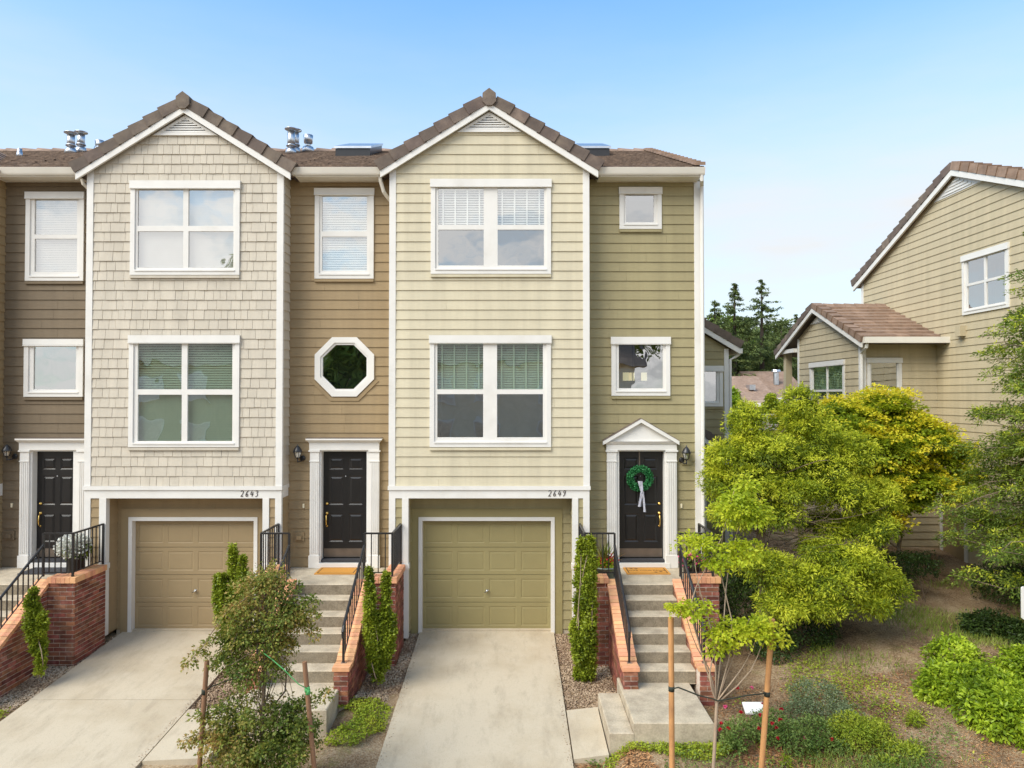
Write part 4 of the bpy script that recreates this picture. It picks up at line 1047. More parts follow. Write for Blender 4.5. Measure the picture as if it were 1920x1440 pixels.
def stairs(x0, x1, lx0, lx1, label, front_only=False, left_cheek=True, right_cheek=True):
    t = thing('entry_steps', ((x0+x1)/2, 11, 0), label, 'steps', 'brick and concrete front steps')
    for i in range(6):
        zt = ZL - RISE*(i+1) if i < 6 else 0
        if i == 5: break
        ya = YL - TREAD*(i+1); m = MB()
        nx = .012
        m.prism([(x0,ya,zt-RISE-.02),(x0,ya,zt-.012),(x0,ya+.012,zt),(x0,ya+TREAD+.02,zt),(x0,ya+TREAD+.02,zt-RISE-.02)],
                [(x1,ya,zt-RISE-.02),(x1,ya,zt-.012),(x1,ya+.012,zt),(x1,ya+TREAD+.02,zt),(x1,ya+TREAD+.02,zt-RISE-.02)])
        st_ = m.build('step', M['conc_step'], t)
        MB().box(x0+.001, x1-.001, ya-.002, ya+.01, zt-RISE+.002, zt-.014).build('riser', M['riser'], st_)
    m = MB(); m.prism([(x0,YL,ZL-RISE-.02),(x0,YL,ZL-.012),(x0,YL+.012,ZL),(x0,YR-.02,ZL),(x0,YR-.02,ZL-RISE-.02)], [(x1,YL,ZL-RISE-.02),(x1,YL,ZL-.012),(x1,YL+.012,ZL),(x1,YR-.02,ZL),(x1,YR-.02,ZL-RISE-.02)])
    m.box(lx0+.2, x0, 12.62, YR-.02, ZL-.2, ZL-.001); m.box(x1, lx1-.2, 12.62, YR-.02, ZL-.2, ZL-.001)
    ld_ = m.build('landing', M['conc_step'], t)
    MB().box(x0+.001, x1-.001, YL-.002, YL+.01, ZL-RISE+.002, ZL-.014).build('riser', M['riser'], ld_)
    # cheek walls
    tk = .225; zb = -.35; yf = 10.80; y1 = 11.05; zf = .40; zs = 1.30; ct = .062; y2 = YL-.02
    for side, xi in ((-1, x0), (1, x1)):
        if (side < 0 and not left_cheek) or (side > 0 and not right_cheek): continue
        xa, xb = (xi-tk, xi) if side < 0 else (xi, xi+tk)
        m = MB(); i = .012
        pr = [(yf+i,zb),(y2,zb),(y2,zs),(y1,zf),(yf+i,zf)]
        m.prism([(xa+i,y,z) for y, z in pr], [(xb-i,y,z) for y, z in pr]); wl = m.build('cheek_wall', M['mortar'], t)
        Tf = lambda u, d, z: (u, yf+i-d, z)
        brick_face(wl, Tf, [(xa,-.12),(xb,-.12),(xb,zf),(xa,zf)], -.12+.002, 0, ln=tk)
        for xx, sg in ((xa+i, -1), (xb-i, 1)):
            Ts = lambda u, d, z, xx=xx, sg=sg: (xx+sg*d, u, z)
            inner = (sg > 0) == (side < 0)
            sl_ = (zs-zf)/(y2-y1)
            if inner:     # stepped face: only the strip above the treads shows
                brick_face(wl, Ts, [(y1+.30,zf-.10+sl_*.3-.12),(y2,zs-.24),(y2,zs),(y1,zf),(y1,zf-.2)][0:5] if False else [(y1,zf-.30),(y2,zs-.30),(y2,zs),(y1,zf)], -.12, 1)
            else:
                brick_face(wl, Ts, [(yf,-.25),(y1,-.25),(y1,zf),(yf,zf)], -.2685, 1)
                brick_face(wl, Ts, [(y1,-.25),(y2,-.25),(y2,zs),(y1,zf)], -.2685, 0)
        # sloping cap of bricks laid across
        def cap(ya, za, yb, zb2):
            L_ = math.hypot(yb-ya, zb2-za); n = max(1, round(L_/.080)); uy, uz = (yb-ya)/L_, (zb2-za)/L_; ny, nz = -uz, uy
            for k in range(n):
                s0, s1 = L_*k/n+.003, L_*(k+1)/n-.003; e = random.uniform(-.003,.003)
                q = [(ya+uy*s0, za+uz*s0), (ya+uy*s1, za+uz*s1), (ya+uy*s1+ny*(ct+e), za+uz*s1+nz*(ct+e)), (ya+uy*s0+ny*(ct+e), za+uz*s0+nz*(ct+e))]
                mm = MB(); o_ = random.uniform(-.003,.003); mm.prism([(xa-.018+o_,y,z) for y, z in q], [(xb+.018+o_,y,z) for y, z in q]); mm.build('cap_brick', M['brick_cap'], wl)
        cap(yf-.015, zf+.001, y1, zf+.001); cap(y1+.03, zf+.018, y2+.0, zs)
    # landing parapet: front walls either side, returns to the house
    ctop = 1.40; cth = .10; wt = .24; yw = 12.45; zt = ctop-cth
    segs = []
    for (a, b, ret) in ((lx0, x0-tk, 'l'), (x1+tk, lx1, 'r')):
        m = MB(); i = .012; m.box(a+(i if ret == 'l' else .001), b-(i if ret == 'r' else .001), yw+i, yw+wt, zb, zt)
        rx = (a, a+wt) if ret == 'l' else (b-wt, b)
        m.box(rx[0]+i, rx[1]-i, yw+wt, YB-.06, zb, zt)
        wl = m.build('landing_wall', M['mortar'], t)
        brick_face(wl, lambda u, d, z: (u, yw+i-d, z), [(a,-.27),(b,-.27),(b,zt),(a,zt)], -.2685, 0)
        if ret == 'l': brick_face(wl, lambda u, d, z, a=a: (a+i-d, u, z), [(yw,-.27),(YB-.07,-.27),(YB-.07,zt),(yw,zt)], -.2685, 1)
        else: brick_face(wl, lambda u, d, z, b=b: (b-i+d, u, z), [(yw,-.27),(YB-.07,-.27),(YB-.07,zt),(yw,zt)], -.2685, 1)
        n = max(1, round((b-a)/.08))
        for k in range(n):
            u0, u1 = a+(b-a)*k/n, a+(b-a)*(k+1)/n; e = random.uniform(-.003,.003)
            if ret == 'l' and k == 0: u0 -= .025
            if ret == 'r' and k == n-1: u1 += .025
            MB().box(u0+.003, u1-.003, yw-.03+e, yw+wt+.02, zt+.001, ctop+e).build('cap_brick', M['brick_cap'], wl)
        L_ = YB-.06-(yw+wt+.02); n = round(L_/.08)
        for k in range(n):
            v0, v1 = yw+wt+.02+L_*k/n, yw+wt+.02+L_*(k+1)/n; e = random.uniform(-.003,.003)
            MB().box(rx[0]-.025+e, rx[1]+.025+e, v0+.003, v1-.003, zt+.001, ctop+e).build('cap_brick', M['brick_cap'], wl)
    return t
S3 = stairs(1.91, 2.84, 1.20, 3.62, 'brick and concrete steps up to the wreathed front door')
S2 = stairs(-3.80, -2.70, -4.48, -2.03, 'brick and concrete steps up to the middle front door')
S1 = stairs(-9.45, -8.33, -10.1, -7.63, 'brick and concrete steps at the left picture edge')
# bottom pads
ZP = ZL-6*RISE
def pad(x0, x1, y0, y1, z, name='landing_pad'):
    m = MB(); e = .012
    m.prism([(x0,y0,z-.60),(x1,y0,z-.60),(x1,y0,z-e),(x0,y0,z-e)], [(x0,y1,z-.60),(x1,y1,z-.60),(x1,y1,z-e),(x0,y1,z-e)])
    m.prism([(x0,y0+.0,z-e),(x1,y0,z-e),(x1-e,y0+e,z),(x0+e,y0+e,z)], [(x0,y1,z-e),(x1,y1,z-e),(x1-e,y1,z),(x0+e,y1,z)])
    o = m.build(name, M['conc_step']); o['kind'] = 'structure'; return o
pad(1.65, 2.74, 9.70, 11.25, ZP, 'lower_path_pad'); pad(1.32, 1.649, 9.69, 10.98, ZP-.13, 'lower_path_step')
pad(-3.95, -2.62, 10.1, 11.25, ZP-.0, 'lower_path_pad'); pad(-4.3, -3.951, 10.08, 10.98, ZP-.13, 'lower_path_step')
pad(-9.6, -8.3, 9.70, 11.25, ZP, 'lower_path_pad')

# ---------------------------------------------------------------- railings
def railing(label, xs, xe, yend=13.42, slope=True):
    """xs = line of the sloping rail, xe = outer end of the landing rail"""
    t = thing('stair_railing', (xs, 11.0, .46), label, 'railing', 'black metal stair railings')
    K = M['black_metal']; sq = .017
    zc = lambda y: 1.365 + (.46-1.365)*(12.55-y)/(12.55-11.05)
    zr = lambda y: zc(y) + .60
    yb_, yt = 10.98, 12.50
    MB().box(xs-sq, xs+sq, yb_-sq, yb_+sq, .462, zr(yb_)-.02).build('post', K, t)
    MB().box(xs-.035, xs+.035, yb_-.035, yb_+.035, .462, .475).build('foot_plate', M['steel'], t)
    m = MB(); m.tube([(xs,yb_-.03,zr(yb_)-.16),(xs,yb_-.05,zr(yb_)-.06),(xs,yb_,zr(yb_)+.01),(xs,yb_+.08,zr(yb_+.08)+.01),(xs,yt,zr(yt)+.01)], .023, 8); m.build('handrail', K, t)
    m = MB(); m.tube([(xs,yb_,zr(yb_)-.48),(xs,yt,zr(yt)-.50)], .011, 4); m.build('bottom_rail', K, t)
    n = 12
    for k in range(1, n):
        y = yb_+(yt-yb_)*k/n; MB().box(xs-.008, xs+.008, y-.008, y+.008, zr(y)-.495, zr(y)).build('baluster', K, t)
    zt = PZ(1000, 12.5); z0 = 1.402
    for (x, y) in ((xs,12.5),(xe,12.5),(xe,yend)): MB().box(x-sq, x+sq, y-sq, y+sq, z0, zt).build('post', K, t)
    def panel(ax, ay, bx, by, n):
        ln = math.hypot(bx-ax, by-ay)
        MB().tube([(ax,ay,zt),(bx,by,zt)], .021, 4).build('top_rail', K, t)
        MB().tube([(ax,ay,z0+.07),(bx,by,z0+.07)], .012, 4).build('bottom_rail', K, t)
        for k in range(1, n):
            x, y = ax+(bx-ax)*k/n, ay+(by-ay)*k/n; MB().box(x-.008, x+.008, y-.008, y+.008, z0+.07, zt).build('baluster', K, t)
    panel(xs, 12.5, xe, 12.5, max(3, round(abs(xe-xs)/.115))); panel(xe, 12.5, xe, yend, 8)
railing('black railing on the left of the steps to the wreathed door', 1.80, 1.28)
railing('black railing on the right of the steps to the wreathed door', 2.95, 3.52)
railing('black railing on the left of the steps to the middle door', -3.91, -4.40)
railing('black railing on the right of the steps to the middle door', -2.59, -2.10)
railing('black railing of the steps at the left picture edge', -8.22, -7.70)

# ================================================================== right neighbour
XR, XS, Y1, Y2 = 10.84, 8.93, 18.1, 22.1
HN = thing('town_house', (XR, 17.2, .6), 'khaki sided house on the right with a small gabled bump-out', 'house')
Tm = lambda X: (lambda p: (X + p[1], -p[0], p[2]))
CURT[0] = Tm(XR)
pk = (-17.18, 10.0); slm = .415
eF, eN = (-21.9, pk[1]-slm*4.72), (-12.4, pk[1]-slm*4.78)
om = [(-21.9,-.2),(-12.4,-.2),(-12.4,eN[1]),pk,(-21.9,eF[1])]
wo_ = (-17.0,-15.4,6.50,7.92)
hm = [(wo_[0]+.03,wo_[1]-.03,wo_[2]+.03,wo_[3]-.03)]
wl = backing('side_wall', om, hm, 0, M['khaki'], HN); siding(wl, om, hm, 0, .2, M['khaki'])
cxm, czm = -16.2, 7.2
window(HN, 0, wo_, [(-16.85,cxm-.03,czm+.03,7.76),(cxm+.03,-15.55,czm+.03,7.76),(-16.85,cxm-.03,6.64,czm-.03),(cxm+.03,-15.55,6.64,czm-.03)], .12, False, None, None, None, 'glass_up')
MB().box(-21.93, -21.80, -.03, .05, -.2, eF[1]).build('corner_board', M['white'], HN)
for E in ((eF[0]-.3, eF[1]+.10-slm*.3), (eN[0]+.3, eN[1]+.10-slm*.3)):
    m = MB(); beam_slope(m, (pk[0],pk[1]+.10), E, .17, -.16, -.11).build('bargeboard', M['white'], HN)
    m = MB(); A_ = (pk[0],pk[1]+.10); m.prism([(A_[0],-.11,A_[1]),(E[0],-.11,E[1]),(E[0],-.11,E[1]-.08),(A_[0],-.11,A_[1]-.08)], [(A_[0],9,A_[1]),(E[0],9,E[1]),(E[0],9,E[1]-.08),(A_[0],9,A_[1]-.08)])
    r_ = m.build('roof', M['tile_sunlit'], HN); rake(r_, A_, E, -.16, 16, M['tile'] if E[0] < pk[0] else M['tile_sunlit'], .19, .3)
def small_vent(xm, zt, hw, sl):
    hv = hw*sl; m = MB(); tri = [(xm-hw,zt-hv),(xm+hw,zt-hv),(xm,zt)]
    m.prism([(x,-.03,z) for x, z in tri], [(x,0,z) for x, z in tri]); g = m.build('gable_vent', M['white'], HN)
    for i in range(4):
        z = zt-hv+hv*(.12+i*.19); w2 = (zt-z-.05)/sl*.8
        if w2 > .05: MB().box(xm-w2, xm+w2, -.05, -.031, z, z+hv*.09).build('louvre', M['white'], g)
small_vent(pk[0], pk[1]-.09, .95, slm)
# bump-out gable face
CURT[0] = Tm(XS)
ap = (-20.57, 6.98); ob = [(-22.1,.0),(-18.1,.0),(-18.1,ap[1]-.42*2.47),ap,(-22.1,ap[1]-.42*1.53)]
wg = (-21.2,-19.0,3.95,5.55)
hb = [(wg[0]+.03,wg[1]-.03,wg[2]+.03,wg[3]-.03)]
wl = backing('bump_out_wall', ob, hb, 0, M['khaki'], HN); siding(wl, ob, hb, 0, .2, M['khaki'])
mx_, mz_ = -20.1, 4.72
pn_ = [(-21.05,mx_-.025,mz_+.03,5.40),(mx_+.025,-19.15,mz_+.03,5.40),(-21.05,mx_-.025,4.08,mz_-.03),(mx_+.025,-19.15,4.08,mz_-.03)]
window(HN, 0, wg, pn_, .12, False, None, None, [(-21.08,-19.12,4.06,5.42,.85,'blind')], 'glass_lo')
MB().box(-18.22, -18.08, -.03, .0, 0, ob[2][1]).build('corner_board', M['white'], HN)
MB().box(-22.12, -22.0, -.03, .05, 0, ob[4][1]).build('corner_board', M['white'], HN)
for E in ((-23.45, ap[1]+.16-.42*2.88), (-17.69, ap[1]+.16-.42*2.88)):
    A_ = (ap[0], ap[1]+.16); m = MB(); beam_slope(m, A_, E, .15, -.23, -.18).build('bargeboard', M['white'], HN)
    m = MB(); m.prism([(A_[0],-.18,A_[1]),(E[0],-.18,E[1]),(E[0],-.18,E[1]-.08),(A_[0],-.18,A_[1]-.08)], [(A_[0],1.9,A_[1]),(E[0],1.9,E[1]),(E[0],1.9,E[1]-.08),(A_[0],1.9,A_[1]-.08)])
    r_ = m.build('bump_out_roof', M['tile'], HN); rake(r_, A_, E, -.23, 9, M['tile'] if E[0] < ap[0] else M['tile_sunlit'], .15, .26)
    if E[0] > ap[0]: r_s = r_
small_vent(ap[0], ap[1]-.04, .6, .42)
MB().box(-23.35, -22.1, -.16, -.04, ap[1]-1.05, ap[1]-.93).build('porch_beam', M['white'], HN)
MB().box(-23.2, -23.0, -.05, .15, 0, ap[1]-1.05).build('porch_post', M['khaki'], HN)
CURT[0] = None
# tiled slope that faces the camera
t_ = MB(); zr_ = ap[1]+.16; rows = 11
for i in range(rows):
    t0, t1 = i/rows, (i+1)/rows; ya, yb = 17.66+(20.57-17.66)*t0, 17.66+(20.57-17.66)*t1; za, zb = zr_-.42*(20.57-ya)+.02, zr_-.42*(20.57-yb)+.02
    x = XS-.05 - (i % 2)*.15
    while x < XR-.02:
        a, b = max(x, XS-.05), min(x+.33, XR-.02); h = .062+random.uniform(-.008,.008)
        if b-a > .02:
            m = MB(); m.prism([(a+.003,ya-.02,za+.012),(b-.003,ya-.02,za+.012),(b-.003,ya-.02,za+h),(a+.003,ya-.02,za+h)], [(a+.003,yb,zb+.0),(b-.003,yb,zb+.0),(b-.003,yb,zb+.02),(a+.003,yb,zb+.02)])
            m.build('roof_tile', M['tile_sunlit'], r_s)
        x += .33
n = 7
for k in range(n):
    a = XS-.2+(XR-XS+.2)*k/n; b = XS-.2+(XR-XS+.2)*(k+1)/n+.02
    m = MB(); m.prism([(a,20.42,zr_+.0),(a,20.57,zr_+.12),(a,20.72,zr_)], [(b,20.42,zr_-.015),(b,20.57,zr_+.10),(b,20.72,zr_-.015)]); m.build('ridge_tile', M['tile_sunlit'], r_s)
ze_ = ob[2][1]
m = MB(); m.box(XS-.2, XR-.0, 17.52, 17.66, ze_-.06, ze_+.09).build('gutter', M['white_soft'], HN)
m = MB(); m.tube([(XS-.12,17.6,ze_-.06),(XS-.12,17.62,ze_-.16),(XS-.06,18.0,ze_-.3),(XS-.06,18.02,.5)], .04, 8).build('downspout', M['white'], HN)
wf = std_window(HN, Y1, (1625,1690), (671,739), [(1633,1682)], [(680,729)], M['khaki'], None, 'glass_lo', 8)
os_ = [(XS,0),(XR,0),(XR,ze_+.02),(XS,ze_+.02)]
hf = [(wf['o'][0]+.03,wf['o'][1]-.03,wf['o'][2]+.03,wf['o'][3]-.03)]
wl = backing('bump_out_side_wall', os_, hf, Y1, M['khaki'], HN); siding(wl, os_, hf, Y1, .2, M['khaki']); put_window(HN, wf)
MB().box(XS-.03, XS+.09, Y1-.03, Y1-.0, 0, ze_).build('corner_board', M['white'], HN)
m = MB(); m.quad((XR,21.9,-.2),(XR+9,21.9,-.2),(XR+9,21.9,8),(XR,21.9,8)); m.quad((XR,12.4,-.2),(XR+9,12.4,-.2),(XR+9,12.4,8),(XR,12.4,8)); m.quad((XS,22.1,-.2),(XR,22.1,-.2),(XR,22.1,6),(XS,22.1,6)); m.build('rear_wall', M['khaki'], HN)
x_, z_ = XR-.12, PZ(632, 17.2); MB().box(XR-.16, XR-.01, 16.9, 17.1, 6.0, 6.25).build('wall_fixture', M['khaki'], HN)
# low white garage return and door frame glimpsed behind the trees
x_a, z_a = P(1793, 1000, 17.2)
sd_ = MB().box(XR-.04, XR-.021, 17.0, 17.85, .62, 2.55).build('side_door', M['tan'], HN)
for (a_, b_) in ((16.9,17.0),(17.85,17.95)): MB().box(XR-.06, XR-.02, a_, b_, .6, 2.65).build('door_frame', M['white'], sd_)
MB().box(XR-.06, XR-.02, 17.0, 17.85, 2.555, 2.65).build('door_frame', M['white'], sd_)
# white deck railing between the houses
dk = thing('deck_railing', (8.1, 22.6, 3.0), 'white slatted deck railing between the two houses', 'railing')
xa, zt = P(1408, 776, 22.6); xb, zb = P(1500, 806, 22.6)
MB().box(xa, xb, 22.55, 22.65, zt-.05, zt).build('top_rail', M['white'], dk); MB().box(xa, xb, 22.57, 22.63, zb, zb+.05).build('bottom_rail', M['white'], dk)
MB().box(xa, xb, 22.5, 24.5, zb-.2, zb-.04).build('deck_floor', M['wood_old'], dk)
MB().box(xa+.05, xa+.15, 22.6, 22.7, 1.0, zb-.2).build('post', M['white'], dk); MB().box(xb-.2, xb-.1, 22.6, 22.7, 1.0, zb-.2).build('post', M['white'], dk)
n = 13
for k in range(n):
    x = xa+.04+(xb-xa-.08)*k/(n-1); MB().box(x-.024, x+.024, 22.58, 22.62, zb+.05, zt-.05).build('baluster', M['white'], dk)

# ---------------------------------------------------------------- far houses
def far_house(pxl, pxr, py_eave, py_ridge, py_base, Y, depth, label, mt, skyl=False):
    x0, ze = P(pxl, py_eave, Y); x1, _ = P(pxr, py_eave, Y); _, zr2 = P(pxl, py_ridge, Y+depth/2); _, zb = P(pxl, py_base, Y)
    t = thing('far_house', ((x0+x1)/2, Y, zb-1.5), label, 'house', 'houses beyond the gap')
    m = MB(); g_ = [(Y,ze),(Y+depth/2,zr2),(Y+depth,ze)]
    m.prism([(x0,Y,zb-2),(x0,Y,ze),(x0,Y+depth/2,zr2),(x0,Y+depth,ze),(x0,Y+depth,zb-2)], [(x1,Y,zb-2),(x1,Y,ze),(x1,Y+depth/2,zr2),(x1,Y+depth,ze),(x1,Y+depth,zb-2)]); m.build('wall', mt, t)
    m = MB(); o_ = .4
    m.prism([(x0-o_,Y-.5,ze-.2),(x0-o_,Y+depth/2,zr2+.15),(x0-o_,Y+depth+.5,ze-.2),(x0-o_,Y+depth/2,zr2+.4)], [(x1+o_,Y-.5,ze-.2),(x1+o_,Y+depth/2,zr2+.15),(x1+o_,Y+depth+.5,ze-.2),(x1+o_,Y+depth/2,zr2+.4)])
    r_ = m.build('roof', M['tile_sunlit'], t)
    MB().box(x0-o_, x1+o_, Y-.62, Y-.5, ze-.35, ze-.12).build('gutter', M['white'], t)
    w_ = (x1-x0)
    for k in range(2):
        xx = x0+w_*(.2+.4*k); f = MB().box(xx, xx+w_*.2, Y-.06, Y+.02, ze-1.9, ze-.7).build('window', M['white'], t)
        MB().box(xx+.1, xx+w_*.2-.1, Y-.08, Y-.06, ze-1.8, ze-.8).build('pane', M['dark_room'], f)
    if skyl:
        ym = Y+depth*.22; zm = ze+(zr2-ze)*.44+.25; MB().box(x0+w_*.45, x0+w_*.65, ym-.4, ym+.4, zm-.1, zm+.25).build('skylight', M['steel'], t)
    return t
far_house(1396, 1452, 752, 716, 790, 46, 9, 'distant tan house with skylight seen between the two houses', M['khaki'], True)
f2 = far_house(1436, 1512, 742, 706, 790, 50, 9, 'distant tan house with roof flue behind the skylit one', M['cream'])
x_, z_ = P(1455, 706, 52); MB().lathe((x_,52,z_-.6), [(.2,0),(.2,.9),(.35,.95),(.3,1.1)], 10).build('flue', M['steel'], f2)

# ================================================================== vegetation
UPV = np.array([0,0,1.0])
def nrm(a): return a/np.maximum(np.linalg.norm(a, axis=-1, keepdims=True), 1e-9)
def leaves(C, D, N, L, W, fold=.22):
    D = nrm(D); S = nrm(np.cross(D, N)); N2 = np.cross(S, D); n = len(C)
    L = np.broadcast_to(np.asarray(L, float), (n,))[:,None]; W = np.broadcast_to(np.asarray(W, float), (n,))[:,None]
    V = np.empty((n,4,3)); V[:,0] = C; V[:,1] = C+D*L*.45+S*W*.5+N2*W*fold; V[:,2] = C+D*L-N2*L*.08; V[:,3] = C+D*L*.45-S*W*.5+N2*W*fold
    b = np.arange(n)[:,None]*4
    return V.reshape(-1,3), np.concatenate([b+np.array([[0,1,2]]), b+np.array([[0,2,3]])], 0)
def merge(parts):
    Vs, Fs, o = [], [], 0
    for V, F in parts: Vs.append(V); Fs.append(F+o); o += len(V)
    return np.concatenate(Vs), np.concatenate(Fs)
def sprays(S, O, nl, rad, flat, L, W, up=.5, droop=.3, rng=RNG, jit=.5):
    n = len(S); O = nrm(O); rad = np.broadcast_to(np.asarray(rad, float), (n,))
    N = nrm(UPV*up + O*(1-up) + rng.normal(0,.22,(n,3))); T1 = nrm(np.cross(N, O+rng.normal(0,.1,(n,3)))); T2 = np.cross(N, T1)
    i = np.repeat(np.arange(n), nl); m = len(i); r = rad[i]*np.sqrt(rng.random(m)); th = rng.random(m)*2*np.pi
    rd = T1[i]*np.cos(th)[:,None] + T2[i]*np.sin(th)[:,None]
    C = S[i] + rd*r[:,None] + N[i]*(rng.normal(0,1,m)*flat - droop*r*r/rad[i])[:,None]
    D = rd*.8 + O[i]*.5 + rng.normal(0,jit,(m,3)) - UPV*droop*.6
    NN = N[i] + rng.normal(0,jit,(m,3))
    sz = rng.uniform(.65,1.25,m)
    return leaves(C, D, NN, L*sz, W*sz)
def in_lobes(lobes, n, rng, lo=.55, upb=.15):
    """points in a union of ellipsoids (cx,cy,cz,rx,ry,rz), biased to the surface; returns point, outward direction"""
    lb = np.array(lobes, float); wgt = (lb[:,3]*lb[:,4]*lb[:,5])**(2/3); k = rng.choice(len(lb), n, p=wgt/wgt.sum())
    d = rng.normal(0,1,(n,3)); d[:,2] += upb; d = nrm(d); r = lo+(1-lo)*rng.random(n)**.6
    Pn = lb[k,:3] + d*lb[k,3:]*r[:,None]
    return Pn, nrm(d/lb[k,3:]*lb[k,3:].mean(1,keepdims=True))
def limb_mesh(mb, a, b, r0, r1, rng, sag=.0, n=5, seg=5):
    a, b = np.asarray(a, float), np.asarray(b, float); ln = np.linalg.norm(b-a); pts = []
    k1, k2 = rng.normal(0,.06*ln,3), rng.normal(0,.05*ln,3)
    for i in range(seg+1):
        t = i/seg; p = a+(b-a)*t + (k1*math.sin(math.pi*t)+k2*math.sin(2*math.pi*t)); p[2] += sag*ln*math.sin(math.pi*t); pts.append(tuple(p))
    mb.tube(pts, [r0+(r1-r0)*i/seg for i in range(seg+1)], n, cap=False); return pts
def plant(name, base, label, cat, V, F, lm, wood=None, wm=None, group=None, crown='crown', trunk='trunk'):
    t = thing(name, base, label, cat, group)
    link(crown, fast_mesh(crown, V, F), lm, t)
    if wood is not None and wood.f: wood.build(trunk, wm, t, True)
    return t
def gz(x, y): return float(ground_z(x, y))
def at(px, py, Y): x, z = P(px, py, Y); return np.array([x, Y, z])

LM = {}
LM['hinoki'] = leaf_mat('cypress_foliage', [(.04,.07,.014),(.17,.24,.022),(.46,.52,.03),(.74,.72,.06)], trans=.48)
LM['katsura'] = leaf_mat('lime_young_leaves', [(.24,.33,.025),(.42,.52,.03),(.60,.64,.04),(.72,.70,.08)], trans=.5)
LM['maple'] = leaf_mat('green_maple_leaves', [(.12,.19,.018),(.24,.33,.025),(.42,.50,.03),(.60,.60,.04)], trans=.48)
LM['hemlock'] = leaf_mat('layered_conifer_foliage', [(.035,.065,.015),(.11,.17,.024),(.24,.31,.036),(.44,.50,.055)], trans=.35)
LM['tips'] = leaf_mat('lime_new_growth', [(.30,.38,.03),(.52,.58,.04),(.72,.74,.06),(.84,.80,.09)], trans=.5)
LM['gold'] = leaf_mat('golden_new_growth', [(.56,.58,.03),(.76,.72,.04),(.85,.74,.06),(.86,.66,.09)], trans=.5)
LM['column'] = leaf_mat('glossy_holly_leaves', [(.05,.08,.012),(.19,.25,.02),(.36,.42,.035),(.52,.54,.07)], .35)
LM['crape'] = leaf_mat('bronze_tipped_leaves', [(.045,.08,.016),(.12,.175,.03),(.23,.27,.045),(.40,.30,.08),(.58,.30,.13)])
LM['hedge'] = leaf_mat('bright_laurel_leaves', [(.06,.11,.012),(.22,.33,.02),(.44,.56,.035),(.64,.72,.08)], .35, .42)
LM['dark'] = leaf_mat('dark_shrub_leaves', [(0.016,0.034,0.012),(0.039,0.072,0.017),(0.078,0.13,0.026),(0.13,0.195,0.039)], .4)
LM['grey'] = leaf_mat('grey_green_leaves', [(0.065,0.104,0.039),(0.143,0.195,0.078),(0.234,0.286,0.143),(0.338,0.377,0.221)])
LM['rose'] = leaf_mat('rose_leaves', [(0.052,0.104,0.019),(0.13,0.208,0.039),(0.247,0.325,0.078),(0.364,0.429,0.13)])
LM['lime'] = leaf_mat('yellow_green_shrub_leaves', [(0.121,0.203,0.02),(0.27,0.351,0.027),(0.405,0.459,0.041),(0.567,0.567,0.068)])
LM['grass'] = leaf_mat('grass_blades', [(0.112,0.196,0.028),(0.224,0.308,0.042),(0.364,0.42,0.098),(0.504,0.476,0.182)])
LM['far'] = leaf_mat('far_conifer_needles', [(.05,.075,.03),(.10,.14,.045),(.16,.21,.06),(.24,.28,.085)], .6, .3)
LM['far_leaf'] = leaf_mat('far_broad_leaves', [(0.063,0.112,0.021),(0.126,0.196,0.028),(0.21,0.294,0.042),(0.308,0.392,0.07)], .6, .3)
LM['box'] = leaf_mat('wreath_leaves', [(.015,.09,.03),(.03,.19,.06),(.06,.30,.10),(.16,.45,.22)], .35, .2)
LM['white_fl'] = leaf_mat('white_petals', [(.62,.64,.55),(.75,.75,.70),(.82,.82,.78)], .5, .3)
LM['red_fl'] = leaf_mat('red_petals', [(.30,.01,.02),(.50,.015,.03),(.62,.03,.06)], .5, .2)
LM['pink_fl'] = leaf_mat('pink_petals', [(.55,.04,.15),(.72,.08,.25),(.80,.25,.35)], .5, .2)
LM['chips'] = leaf_mat('bark_mulch_chips', [(0.115,0.057,0.029),(0.276,0.132,0.057),(0.483,0.253,0.109),(0.632,0.391,0.196)], .9, 0)
LM['litter'] = leaf_mat('dry_leaf_litter', [(0.12,0.078,0.048),(0.264,0.18,0.108),(0.408,0.3,0.18),(0.552,0.444,0.288)], .9, 0)
LM['pebble'] = leaf_mat('mixed_pebbles', [(.12,.075,.05),(.27,.185,.12),(.44,.33,.22),(.62,.51,.38)], .8, 0)

# ---------------------------------------------------------------- hinoki cypress by the house
rng = np.random.default_rng(11)
Yh = 12.9; xb = PX(1432, Yh, 1100); zb = gz(xb, Yh)
def L_(px, py, Y, rx, ry, rz): p = at(px, py, Y); return (p[0],p[1],p[2],rx,ry,rz)
hl = [L_(1500,775,13.3,.28,.35,.34), L_(1515,820,13.3,.45,.5,.26), L_(1400,800,13.1,.30,.4,.28), L_(1440,850,13.0,.55,.55,.22), L_(1370,860,12.9,.40,.45,.24), L_(1520,870,13.2,.62,.6,.22), L_(1590,850,13.4,.45,.5,.25), L_(1400,905,12.8,.5,.5,.20), L_(1480,915,12.9,.55,.6,.19),
      L_(1575,925,13.1,.55,.6,.2), L_(1640,935,13.3,.38,.45,.22), L_(1375,960,12.6,.36,.4,.2), L_(1455,965,12.7,.4,.45,.14), L_(1620,990,13.0,.45,.5,.17), L_(1550,985,13.3,.4,.5,.14), L_(1345,905,12.9,.25,.3,.22),
      L_(1540,1030,12.6,.38,.4,.13), L_(1600,1050,12.4,.5,.5,.15), L_(1650,1085,12.3,.36,.4,.14), L_(1560,1090,12.2,.5,.5,.15), L_(1490,1080,12.3,.36,.4,.16), L_(1435,1065,12.3,.36,.4,.2), L_(1470,1130,12.1,.45,.45,.17), L_(1540,1135,12.1,.4,.4,.14), L_(1630,1130,12.2,.3,.35,.12), L_(1680,1110,12.4,.2,.25,.1)]
hl = [(a,b,c,d*1.12,e*1.1,f*1.4) for a,b,c,d,e,f in hl]
